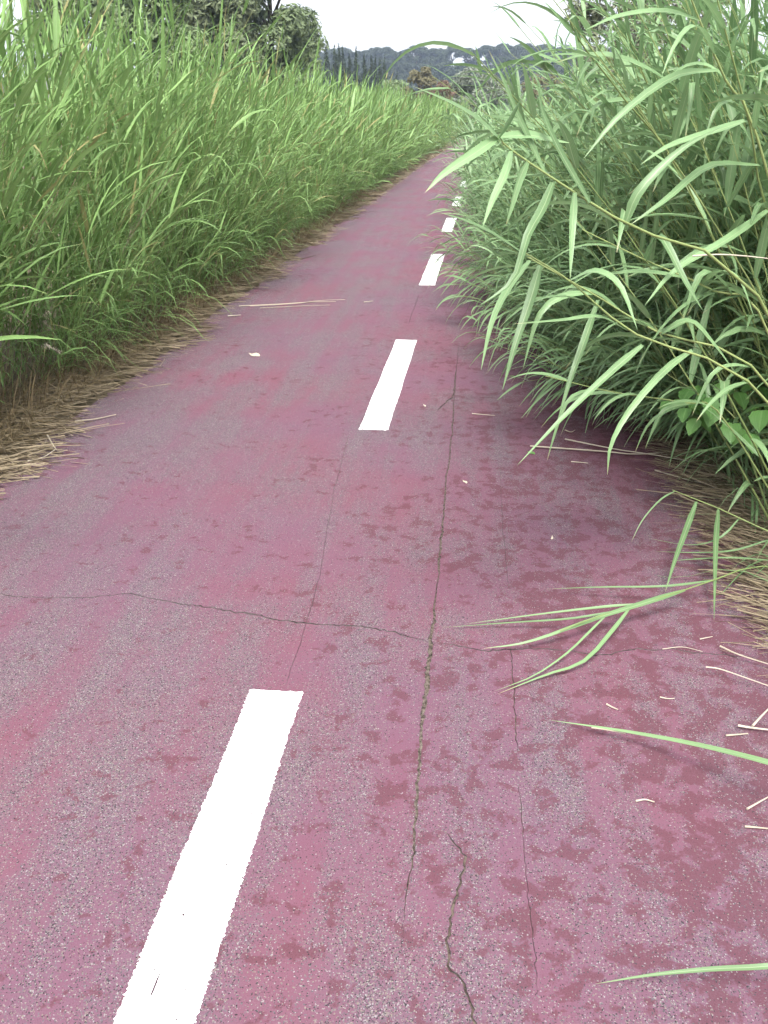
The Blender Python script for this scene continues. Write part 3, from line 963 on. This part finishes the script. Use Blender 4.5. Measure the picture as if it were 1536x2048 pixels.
# the reed whose tip shows against the bend of the path
hero('reed leaning far out over the path, its fan of leaves against the bend',
     [Vector((1.45, 2.75, -0.03))] + PP((1536, 622, 2.35), (1255, 451, 2.15), (1120, 366, 2.1), (1020, 298, 2.07), (997, 272, 2.06)),
     [(PP((1005, 282, 2.06), (955, 235, 2.02), (900, 203, 1.98), (825, 172, 1.93)), 0.030),
      (PP((998, 275, 2.06), (1020, 240, 2.0), (1034, 215, 1.96), (1045, 190, 1.94)), 0.020, (0.9, -0.3, 0.2)),
      (PP((998, 272, 2.06), (950, 305, 2.0), (890, 345, 1.95), (850, 385, 1.92)), 0.027, (0.3, -0.8, 0.5)),
      (PP((1000, 272, 2.06), (1060, 268, 2.1), (1100, 278, 2.12), (1140, 286, 2.14)), 0.030, (0.0, -0.7, 0.6)),
      (PP((1022, 300, 2.07), (1010, 345, 2.0), (985, 400, 1.95), (965, 455, 1.9)), 0.027, (-0.5, -0.8, 0.2)),
      (PP((1057, 322, 2.08), (1040, 360, 2.04), (1025, 410, 2.0), (1012, 450, 1.98)), 0.024, (0.6, -0.7, 0.2)),
      (PP((1108, 358, 2.1), (1085, 415, 2.05), (1055, 470, 2.0), (1025, 560, 1.96), (960, 610, 1.92)), 0.028, (-0.4, -0.8, 0.4)),
      (PP((1150, 385, 2.1), (1146, 440, 2.08), (1143, 500, 2.04), (1140, 560, 2.0)), 0.022, (0.2, -0.9, 0.1)),
      (PP((1090, 345, 2.1), (1060, 280, 2.1), (1030, 215, 2.08), (1005, 155, 2.06), (977, 100, 2.05)), 0.018, (0.4, -0.8, 0.3)),
      (PP((1250, 450, 2.15), (1280, 380, 2.15), (1360, 300, 2.2), (1440, 255, 2.25)), 0.028),
      (PP((1180, 405, 2.1), (1120, 300, 2.1), (1085, 220, 2.1), (1075, 155, 2.1)), 0.020, (0.5, -0.8, 0.2)),
      ], 0, seed=1)
hero('reed leaning left below the fan of leaves, bright blade at its tip',
     [Vector((1.5, 2.7, -0.03))] + PP((1536, 800, 2.45), (1273, 669, 2.3), (1137, 560, 2.25), (1040, 500, 2.22)),
     [(PP((1045, 505, 2.22), (985, 465, 2.18), (930, 440, 2.15), (880, 425, 2.12)), 0.030, (0.1, -0.3, 0.95)),
      (PP((1140, 560, 2.25), (1190, 540, 2.2), (1240, 570, 2.15), (1275, 660, 2.1)), 0.030, (0.2, -0.5, 0.8)),
      (PP((1060, 520, 2.22), (1020, 570, 2.16), (985, 640, 2.1), (962, 740, 2.05)), 0.028, (-0.6, -0.7, 0.3)),
      (PP((1080, 530, 2.22), (1060, 600, 2.18), (1030, 690, 2.12), (1005, 780, 2.08)), 0.030, (-0.3, -0.9, 0.2)),
      (PP((1255, 660, 2.3), (1200, 632, 2.2), (1120, 640, 2.12), (1025, 648, 2.05)), 0.026, (0.0, -0.4, 0.9)),
      (PP((1285, 690, 2.28), (1225, 740, 2.2), (1130, 830, 2.1), (1035, 930, 2.02)), 0.024, (0.2, -0.7, 0.7)),
      ], 4, seed=2)
hero('reed leaning left just above the bramble leaves',
     [Vector((1.5, 2.9, -0.03))] + PP((1536, 765, 2.6), (1315, 664, 2.5), (1190, 590, 2.45), (1055, 514, 2.4)),
     [(PP((1196, 600, 2.45), (1165, 690, 2.36), (1140, 760, 2.3), (1112, 855, 2.25)), 0.026, (-0.5, -0.8, 0.2)),
      (PP((1385, 700, 2.5), (1330, 740, 2.4), (1260, 820, 2.3), (1222, 890, 2.25), (1215, 950, 2.24)), 0.025, (0.4, -0.7, 0.6)),
      (PP((1320, 667, 2.5), (1380, 640, 2.5), (1430, 690, 2.45), (1470, 745, 2.4)), 0.03),
      ], 6, seed=3)
hero('reed leaning left with a drooping pair of leaves, mid height on the right',
     [Vector((1.4, 2.9, -0.03))] + PP((1536, 660, 2.7), (1428, 582, 2.6), (1290, 520, 2.55), (1164, 459, 2.5)),
     [(PP((1290, 520, 2.55), (1320, 470, 2.5), (1370, 560, 2.42), (1405, 620, 2.4)), 0.032),
      (PP((1400, 570, 2.6), (1440, 540, 2.5), (1480, 560, 2.45), (1510, 640, 2.4)), 0.028),
      ], 7, seed=4)
hero('low reed leaning left close above the path at the right edge',
     [Vector((1.3, 3.0, -0.03))] + PP((1450, 840, 2.95), (1370, 806, 2.9), (1230, 785, 2.85), (1091, 752, 2.8)),
     [], 8, 0.020, 0.0035, seed=5)
hero('upright reed at the top right corner crossing the sky gap',
     [Vector((1.5, 3.0, -0.03)), P(1536, 346, 2.7), P(1451, 160, 2.6), P(1383, 0, 2.5), P(1350, -110, 2.45)],
     [(PP((1440, 140, 2.58), (1350, 150, 2.5), (1240, 230, 2.4), (1165, 320, 2.35)), 0.030),
      (PP((1400, 40, 2.52), (1330, 20, 2.5), (1240, 30, 2.45), (1170, 60, 2.4)), 0.024),
      (PP((1490, 240, 2.6), (1430, 260, 2.5), (1340, 290, 2.4), (1280, 330, 2.35)), 0.030)], 5, seed=6)
hero('upright reed beside the right picture edge with long arching leaves',
     [Vector((1.7, 3.2, -0.03)), P(1560, 500, 2.9), P(1500, 250, 2.75), P(1450, 60, 2.65), P(1420, -60, 2.6)],
     [(PP((1536, 420, 2.8), (1450, 480, 2.6), (1350, 540, 2.5), (1290, 610, 2.42)), 0.032),
      (PP((1520, 330, 2.8), (1420, 330, 2.6), (1330, 400, 2.45), (1260, 450, 2.4)), 0.030)], 6, seed=7)
hero('thin reed tip crossing the white sky left of the feathery tree',
     [Vector((1.5, 3.4, -0.03)), P(1400, 420, 3.1), P(1250, 200, 2.9), P(1165, 90, 2.8), P(1130, 20, 2.75)],
     [(PP((1160, 85, 2.8), (1150, 40, 2.75), (1140, 0, 2.7), (1128, -60, 2.65)), 0.028, (0.7, -0.7, 0)),
      (PP((1185, 110, 2.8), (1150, 108, 2.75), (1120, 108, 2.72), (1095, 112, 2.7)), 0.018),
      (PP((1150, 70, 2.78), (1130, 50, 2.75), (1110, 25, 2.72), (1085, 0, 2.7)), 0.014, (0.5, -0.8, 0.2))], 4, 0.022, 0.0035, seed=8)

# reed fallen across the path
gz = lambda x, y, z: G(x, y, z)
hero('fallen green reed lying across the right half of the path',
     [Vector((1.35, 2.75, -0.02)), gz(1536, 1133, 0.07), gz(1420, 1163, 0.075), gz(1345, 1188, 0.08), gz(1200, 1232, 0.07), gz(1120, 1262, 0.055)],
     [([gz(1430, 1160, .075), gz(1330, 1172, .07), gz(1200, 1174, .05), gz(1095, 1178, .01)], 0.011),
      ([gz(1270, 1208, .075), gz(1200, 1214, .06), gz(1080, 1228, .03), gz(930, 1248, .008)], 0.012),
      ([gz(1230, 1222, .07), gz(1140, 1237, .05), gz(1020, 1245, .025), gz(885, 1255, .006)], 0.010),
      ([gz(1250, 1217, .075), gz(1150, 1252, .055), gz(1050, 1285, .03), gz(965, 1297, .008)], 0.014),
      ([gz(1260, 1215, .075), gz(1225, 1260, .05), gz(1168, 1322, .03), gz(1090, 1350, .015), gz(995, 1388, .006)], 0.016, (0.2, -0.3, 0.9)),
      ([gz(1215, 1228, .07), gz(1180, 1262, .05), gz(1135, 1305, .03), gz(1070, 1350, .015), gz(990, 1382, .006)], 0.009),
      ([gz(1370, 1180, .08), gz(1290, 1205, .08), gz(1180, 1240, .065), gz(1040, 1290, .02)], 0.022),
      ], 0, 0.02, 0.0028, seed=9, group='reeds lying on the path')
hero('low reed at the path edge with two broad hanging leaves',
     [Vector((1.5, 2.9, -0.02)), gz(1536, 1062, .16), gz(1440, 1018, .20), gz(1395, 1000, .21), gz(1345, 980, .21)],
     [([gz(1393, 1003, .21), gz(1372, 1060, .15), gz(1350, 1120, .09), gz(1330, 1185, .03)], 0.026, (-0.3, -0.9, 0.3)),
      ([gz(1437, 1018, .20), gz(1432, 1080, .14), gz(1430, 1150, .08), gz(1428, 1240, .02)], 0.026, (0.0, -1, 0.2)),
      ([gz(1350, 982, .21), gz(1320, 1000, .17), gz(1285, 1040, .1), gz(1262, 1085, .03)], 0.009, (-0.3, -0.6, 0.7)),
      ([gz(1480, 1035, .19), gz(1440, 1075, .14), gz(1380, 1090, .08), gz(1290, 1075, .03)], 0.010),
      ([gz(1536, 1080, .15), gz(1470, 1100, .1), gz(1400, 1105, .06), gz(1310, 1103, .02)], 0.010),
      ([gz(1536, 1120, .1), gz(1460, 1115, .08), gz(1390, 1118, .05), gz(1340, 1122, .02)], 0.009)], 0, 0.02, 0.003, seed=10, group='reeds lying on the path')
def single_blade(label, pts, W, mat, name='reed_leaf', cat='leaf', face=(0.1, -0.4, 0.9), group=None):
    o = Vector(pts[0])
    me_root = traced_leaf(local(pts, o), W, None, mat, face, 0.1, name, 12)
    me_root.location = o
    tag(me_root, label, cat, group)
    return me_root
single_blade('long narrow green blade reaching in low from the right picture edge', [gz(1640, 1555, .16), gz(1536, 1524, .14), gz(1400, 1490, .09), gz(1250, 1462, .04), gz(1098, 1440, .008)], 0.017, M_REED_R)
single_blade('thin green blade at the bottom right corner of the path', [gz(1640, 1915, .12), gz(1536, 1932, .10), gz(1420, 1938, .07), gz(1300, 1950, .04), gz(1190, 1968, .01)], 0.011, M_REED_R)

# ------------------------------------------------------------------ bramble
def bramble_leaf_mesh():
    n = 9
    s = np.linspace(0, 1, n)
    prof = 0.5 * np.sin(np.pi * np.minimum(1, s * 0.95 + 0.05) ** 0.72) ** 0.95
    rows = []
    for i in range(n):
        saw = 1 + (0.07 if i % 2 else -0.05)
        for u in (-1, -0.5, 0, 0.5, 1):
            rows.append((s[i], u * prof[i] * 0.82 * (saw if abs(u) == 1 else 1), -0.10 * abs(u) * (1 - abs(u) * 0.3) * -1 * prof[i] * 2 - 0.22 * s[i] ** 2 + (0.02 if i % 2 else -0.01) * abs(u)))
    V = np.array(rows)
    F = [(i * 5 + j, i * 5 + j + 1, (i + 1) * 5 + j + 1, (i + 1) * 5 + j) for i in range(n - 1) for j in range(4)]
    uv = np.zeros((len(V), 3)); uv[:, 0] = np.tile([-1, -0.5, 0, 0.5, 1], n); uv[:, 1] = np.repeat(s, 5) * 0.8
    return quad_mesh('leaf', V, F, M_BRAMBLE, uv)
BL = bramble_leaf_mesh()
def bramble(label, stem, tri):
    o = Vector(stem[0])
    root = empty('bramble', o)
    tag(root, label, 'bramble')
    traced_stem(local(stem, o), 0.003, 0.0015, root, M_STEM)
    for (c, size, az, tilt) in tri:
        c = Vector(c) - o
        for k, da in enumerate((0, 1.75, -1.75)):
            lf = bpy.data.objects.new('leaf', BL)
            lf.location = c + Vector((math.cos(az + da), math.sin(az + da), -0.1)) * size * (0.28 if k == 0 else 0.06)
            lf.rotation_euler = (random.gauss(0, .15), tilt + random.gauss(0, .12), az + da)
            sz = size * (1.0 if k == 0 else 0.9)
            lf.scale = (sz, sz, sz)
            link(lf, root)
bramble('low bramble with broad toothed leaves in threes at the foot of the right reeds',
        [G(1500, 900, 0)] + PP((1480, 850, 3.3), (1430, 800, 3.35), (1370, 770, 3.4), (1330, 745, 3.45)),
        [(P(1428, 808, 3.22), 0.085, -1.9, 0.55), (P(1462, 840, 3.2), 0.090, -1.75, 0.6), (P(1385, 775, 3.3), 0.075, -2.2, 0.4),
         (P(1470, 780, 3.35), 0.080, -1.3, 0.5), (P(1525, 815, 3.15), 0.095, -1.9, 0.5), (P(1345, 800, 3.35), 0.06, -2.4, 0.5), (P(1510, 770, 3.4), 0.07, -1.0, 0.4),
         (P(1400, 835, 3.2), 0.07, -2.3, 0.6), (P(1440, 762, 3.3), 0.07, -1.6, 0.5), (P(1495, 862, 3.1), 0.08, -1.5, 0.6), (P(1375, 812, 3.25), 0.065, -2.0, 0.5), (P(1415, 790, 3.15), 0.08, -1.4, 0.7)])

# ------------------------------------------------------------------ straw and dry grass along the edges
def straw_stuff(name, n, place, L, W, zmax, r, label, mat, dirx=0.0, dspread=0.45, tilt=0.06, seg=3):
    B, T = np.empty((n, 3)), np.empty((n, 3))
    for i in range(n):
        x, y = place(r)
        B[i] = (x, y, 0.003 + r.random() ** 2 * zmax)
        a = r.normal(dirx, dspread) + (math.pi if r.random() < .5 else 0)
        T[i] = (math.cos(a), math.sin(a), r.normal(0, tilt))
    B[:, :2] -= T[:, :2] * L[1] * 0.3
    V, F, U = blades(B, T, r.uniform(L[0], L[1], n), r.uniform(W[0], W[1], n), r.uniform(0, 0.12, n), 0, 0.5, 0.5, r.normal(0, 0.6, n), 0, seg, 2, r.random(n),
                     np.linspace(1, 0.5, seg + 1))
    V[:, 2] = np.maximum(V[:, 2], 0.0012 + 0.001 * rng.random(len(V)))
    me = quad_mesh(name, V, F, mat, U)
    o = link(bpy.data.objects.new(name, me))
    tag(o, label, 'straw')
    o['kind'] = 'stuff'

def lf_edge(y):
    return float(cx(y)) - 1.50 + 0.07 * math.sin(y * 2.3) + 0.05 * math.sin(y * 5.1 + 1) + 0.04 * math.sin(y * 11)
r_ = np.random.default_rng(77)
def pl1(r):
    y = 3.0 + 13 * r.random() ** 1.5
    return lf_edge(y) - 0.10 - abs(r.normal(0, 0.22)) + (abs(r.normal(0, 0.09)) if r.random() < 0.15 else 0), y
straw_stuff('straw_litter', 5600, pl1, (0.05, 0.30), (0.003, 0.008), 0.05, r_, 'pale dry straw litter along the left edge of the path', M_STRAW, 0.12, 0.6, 0.10)
def pl1b(r):
    y = 16 + 24 * r.random()
    return float(cx(y)) - 1.55 - abs(r.normal(0, 0.2)), y
straw_stuff('straw_litter', 3000, pl1b, (0.1, 0.3), (0.006, 0.014), 0.04, r_, 'pale dry straw along the far left edge of the path', M_STRAW, 0.12, seg=2)
def pl2(r):
    y = 1.2 + 4.0 * r.random()
    e = 1.46 - 0.10 * math.exp(-((y - 3.6) / 0.5) ** 2) + 0.05 * math.sin(y * 4)
    return float(cx(y)) + e + 0.02 + abs(r.normal(0, 0.22)), y
straw_stuff('straw_litter', 3600, pl2, (0.06, 0.34), (0.002, 0.0055), 0.05, r_, 'pale dry straw litter along the right edge of the path', M_STRAW, 2.75, 0.5)

# dry standing stalks at the foot of the left reeds
def dry_grass(n, r):
    y = 3.0 + 15 * r.random(n) ** 1.4
    x = cx(y) - 1.74 - np.abs(r.normal(0, 0.30, n))
    B = np.stack([x, y, np.zeros(n)], 1)
    a = r.uniform(-1.6, 1.6, n)
    el = r.uniform(0.35, 1.35, n)
    T = np.stack([np.cos(a) * np.cos(el), np.sin(a) * np.cos(el), np.sin(el)], 1)
    V, F, U = blades(B, T, r.uniform(0.10, 0.38, n), r.uniform(0.0025, 0.006, n), r.uniform(0.3, 2.0, n), 0, .5, .4, 0, 0, 4, 2, r.random(n))
    V[:, 2] = np.maximum(V[:, 2], 0.002)
    o = link(bpy.data.objects.new('dry_grass', quad_mesh('dry_grass', V, F, M_DRYG, U)))
    tag(o, 'brown dry grass standing at the foot of the left reeds', 'grass')
    o['kind'] = 'stuff'
dry_grass(6200, np.random.default_rng(78))

def green_fringe(n, r):
    y = 5.0 + 10 * r.random(n) ** 1.3
    x = cx(y) - 1.95 - np.abs(r.normal(0, 0.25, n))
    B = np.stack([x, y, np.zeros(n)], 1)
    a = r.normal(0.0, 0.9, n)
    el = r.uniform(0.6, 1.4, n)
    T = np.stack([np.cos(a) * np.cos(el), np.sin(a) * np.cos(el), np.sin(el)], 1)
    V, F, U = blades(B, T, r.uniform(0.3, 0.85, n), r.uniform(0.004, 0.010, n), r.uniform(0.6, 2.2, n), 0, .5, .4, 0, 0, 6, 2, r.random(n))
    V[:, 2] = np.maximum(V[:, 2], 0.004)
    o = link(bpy.data.objects.new('fringe_grass', quad_mesh('fringe_grass', V, F, M_REED_L, U)))
    tag(o, 'green grass arching out at the foot of the left reeds', 'grass')
    o['kind'] = 'stuff'
green_fringe(650, np.random.default_rng(79))
def green_fringe_r(n, r):
    y = 2.4 + 5 * r.random(n)
    x = cx(y) + 1.62 + np.abs(r.normal(0, 0.25, n))
    B = np.stack([x, y, np.zeros(n)], 1)
    a = np.pi + r.normal(0.0, 0.9, n)
    el = r.uniform(0.5, 1.4, n)
    T = np.stack([np.cos(a) * np.cos(el), np.sin(a) * np.cos(el), np.sin(el)], 1)
    V, F, U = blades(B, T, r.uniform(0.25, 0.6, n), r.uniform(0.005, 0.013, n), r.uniform(0.6, 2.2, n), 0, .5, .4, 0, 0, 6, 2, r.random(n))
    V[:, 2] = np.maximum(V[:, 2], 0.004)
    o = link(bpy.data.objects.new('fringe_grass', quad_mesh('fringe_grass', V, F, M_REED_R, U)))
    tag(o, 'green grass arching out at the foot of the right reeds', 'grass')
    o['kind'] = 'stuff'
green_fringe_r(420, np.random.default_rng(80))

# ------------------------------------------------------------------ single dry stalks, leaves and bits on the path
def stalk(label, pts, r0, name='dry_stalk', mat=None, cat='dry stalk'):
    q = [Vector(p) for p in pts]
    o = q[0]
    ob, _ = traced_stem(local(q, o), r0, r0 * 0.5, None, mat or M_STRAWW, name, 10, 5)
    ob.location = o
    tag(ob, label, cat)
    return ob
def gl(z, *l):
    return [G(x, y, z) for x, y in l]
stalk('long dry stalk lying across the left edge of the path', gl(.006, (478, 612), (560, 608), (620, 604), (672, 603)), .0045)
stalk('dry stalk lying close behind the long one at the left edge', gl(.012, (500, 612), (590, 607), (640, 601), (690, 599)), .0035)
stalk('thin dry stalk lying just in front of the long one at the left edge', gl(.005, (520, 616), (600, 612), (660, 610)), .003)
stalk('short thick straw at the left edge, left of the long dry stalks', gl(.006, (456, 632), (482, 630)), .005)
stalk('tiny straw lying alone right of the long dry stalks', gl(.005, (728, 604), (746, 602)), .004)
stalk('straw lying on the path right of the second lane dash', gl(.004, (944, 827), (965, 829), (990, 831)), .003)
stalk('bright short straw on the path near the fallen reed tip', gl(.004, (1213, 1408), (1224, 1414), (1236, 1419)), .0028)
stalk('bent whitish straw lying on the bare patch at lower right', gl(.005, (1272, 1602), (1290, 1599), (1309, 1604)), .0026)
stalk('thin bent straw left of the pale straw tuft at the right', gl(.004, (1320, 1394), (1335, 1397), (1349, 1397)), .002)
stalk('whitish straw lying below the pale straw tuft at the right', gl(.005, (1452, 1471), (1475, 1469), (1496, 1467)), .003)
stalk('straw pointing up right at the right picture edge', gl(.005, (1494, 1618), (1515, 1606), (1540, 1592)), .0028)
stalk('lowest pale straw at the right picture edge', gl(.005, (1490, 1653), (1515, 1655), (1545, 1658)), .003)
stalk('straw resting on the long narrow green blade', gl(.03, (1183, 1455), (1215, 1460), (1251, 1467)), .0022)
stalk('small straw above the fallen reed, near the right edge', gl(.004, (1400, 1278), (1425, 1273)), .002)
stalk('pale straw tuft stalk crossing the right picture edge', gl(.012, (1476, 1451), (1500, 1455), (1550, 1461)), .004)
stalk('pale stalk crossing over the tuft at the right picture edge', gl(.02, (1505, 1452), (1525, 1430), (1550, 1405)), .0035)
stalk('thin pale stalk reaching in above the tuft at the right', gl(.03, (1412, 1334), (1440, 1338), (1490, 1355), (1560, 1380)), .0025)
stalk('yellowish stalk reaching in below the fallen reed', gl(.02, (1440, 1292), (1480, 1310), (1560, 1335)), .003)
stalk('dry straw lying along the crack right of the joint', gl(.004, (1325, 1298), (1365, 1294), (1405, 1303)), .0016)
stalk('long pale reed stalk lying at the foot of the right reeds', gl(.012, (1060, 892), (1200, 902), (1290, 908), (1420, 892), (1540, 870)), .0045)
stalk('second long pale stalk at the foot of the right reeds', gl(.02, (1130, 878), (1230, 898), (1310, 910), (1450, 935)), .004)
stalk('pale stalk in front of the right straw litter', gl(.01, (1310, 940), (1400, 965), (1480, 970)), .0035)
stalk('short straw near the yellow leaf on the right', gl(.004, (1142, 923), (1176, 926)), .003)
stalk('tiny curved straw in front of the right reeds', gl(.005, (1130, 860), (1142, 864), (1150, 860)), .0032)
stalk('pale straw lying at the far left corner of the litter', gl(.02, (55, 922), (85, 915), (112, 898)), .0035)
stalk('pale straw leaning out of the left litter', gl(.02, (95, 870), (103, 885), (113, 900)), .0045)
stalk('whitish straw at the front of the left litter', gl(.01, (150, 842), (190, 838), (232, 829)), .0045)
stalk('orange brown bent stalk hanging at the left reed edge', [P(650, 450, 12.4), P(672, 425, 12.4), P(684, 405, 12.3), P(689, 392, 12.3)], .010, mat=M_STRAW)
stalk('dry upright broken stalk at the left reed edge', [P(432, 600, 7.6), P(434, 570, 7.6), P(431, 545, 7.6), P(436, 505, 7.6)], .005, mat=M_STRAW)
stalk('long pale dry stem across the right reeds', PP((1385, 512, 2.5), (1440, 509, 2.5), (1500, 513, 2.5), (1560, 520, 2.5)), .0025)
def bit(label, c, size, seed, mat):
    """a small curled dry leaf"""
    r = np.random.default_rng(seed)
    c = Vector(c)
    a = r.uniform(0, 3.14)
    d = Vector((math.cos(a), math.sin(a), 0)) * size
    pts = [-d, -d * 0.3 + Vector((0, 0, size * 0.25)), d * 0.4 + Vector((-d.y, d.x, size * 0.5)) * 0.4, d + Vector((-d.y * 0.7, d.x * 0.7, size * 0.6))]
    o = traced_leaf(pts, size * 0.9, None, mat, (0.1, -0.4, 0.9), 0.5, 'dry_leaf', 8, 0.5)
    o.location = c + Vector((0, 0, 0.004))
    tag(o, label, 'leaf')
bit('curled cream dry leaf lying alone on the left half of the path', G(510, 712), 0.034, 4, M_STRAWW)
bit('yellow green fallen leaf in front of the right reeds', G(1063, 908), 0.018, 5, M_BRAMBLE)
bit('tiny cream leaf bit right of the second lane dash', G(850, 813), 0.012, 6, M_STRAWW)
bit('tiny pale leaf bit right of the long joint crack', G(931, 966), 0.013, 7, M_STRAWW)
bit('small white leaf bit in the middle of the right half', G(1105, 1078), 0.010, 8, M_STRAWW)
bit('small pale leaf bit on the front of the right straw litter', G(1372, 934), 0.014, 9, M_STRAWW)

# ------------------------------------------------------------------ dead stalks and seed heads among the left reeds
def left_dead(n, r):
    for i in range(n):
        y = 4.0 + 10 * r.random()
        x = float(cx(y)) - 1.95 - 0.5 * r.random()
        h = r.uniform(0.5, 1.5)
        a = r.normal(0, 0.8)
        ln = r.uniform(0.15, 0.6)
        p0 = Vector((x, y, 0))
        p1 = p0 + Vector((math.cos(a) * h * ln * 0.4, math.sin(a) * h * ln * 0.4, h * 0.55))
        p2 = p0 + Vector((math.cos(a) * h * ln, math.sin(a) * h * ln, h * 0.95))
        o, _ = traced_stem(local([p0, p1, p2], p0), 0.0028, 0.0014, None, M_STRAW, 'dead_reed', 6, 4)
        o.location = p0
        tag(o, 'thin straw coloured dead stalk among the front reeds left of the path', 'dead reed', 'dead stalks in the left reeds')
left_dead(45, np.random.default_rng(90))

def seed_head(label, foot, tip, seed):
    """a drooping pale grass panicle on a thin stalk"""
    r = np.random.default_rng(seed)
    foot, tip = Vector(foot), Vector(tip)
    root = empty('grass_seed_head', foot)
    tag(root, label, 'grass', 'pale seed heads at the left')
    mid = foot.lerp(tip, 0.6) + Vector((0, 0, 0.10))
    _, p = traced_stem(local([foot, mid, tip], foot), 0.0016, 0.0007, root, M_STRAW)
    n = 46
    k = r.integers(8, 14, n)
    B = p[k] + r.normal(0, 0.004, (n, 3))
    T = nrm(p[np.minimum(k + 1, 14)] - p[k] + r.normal(0, 0.014, (n, 3)) + np.array([0, 0, -0.012]))
    V, F, U = blades(B, T, r.uniform(0.015, 0.035, n), r.uniform(0.003, 0.006, n), 0.5, 0, .5, .3, 0, 0.3, 3, 2, r.random(n))
    link(bpy.data.objects.new('panicle', quad_mesh('panicle', V, F, M_STRAWW, U)), root)
seed_head('pale drooping seed head, upper one at the left picture edge', P(60, 700, 5.2), P(102, 655, 5.0), 1)
seed_head('pale drooping seed head, just right of the uppermost one', P(80, 760, 4.9), P(98, 618, 4.8), 2)
seed_head('pale seed head hanging lowest at the left picture edge', P(30, 760, 4.7), P(125, 705, 4.6), 3)

# ------------------------------------------------------------------ haze
def haze():
    bm = bmesh.new()
    bmesh.ops.create_cube(bm, size=1)
    me = bpy.data.meshes.new('haze')
    bm.to_mesh(me); bm.free()
    o = link(bpy.data.objects.new('haze', me))
    o.scale = (1440, 930, 36)
    o.location = (0, 250, 16.8)
    m = bpy.data.materials.new('haze_air')
    m.use_nodes = True
    t = m.node_tree
    t.nodes.clear()
    v = t.nodes.new('ShaderNodeVolumePrincipled')
    v.inputs['Color'].default_value = (0.64, 0.77, 1.0, 1)
    v.inputs['Density'].default_value = 0.0006
    v.inputs['Anisotropy'].default_value = 0.2
    out = t.nodes.new('ShaderNodeOutputMaterial')
    t.links.new(v.outputs[0], out.inputs['Volume'])
    me.materials.append(m)
    o['kind'] = 'stuff'
    o['label'] = 'thin pale blue haze in the distance'
    o['category'] = 'haze'
haze()
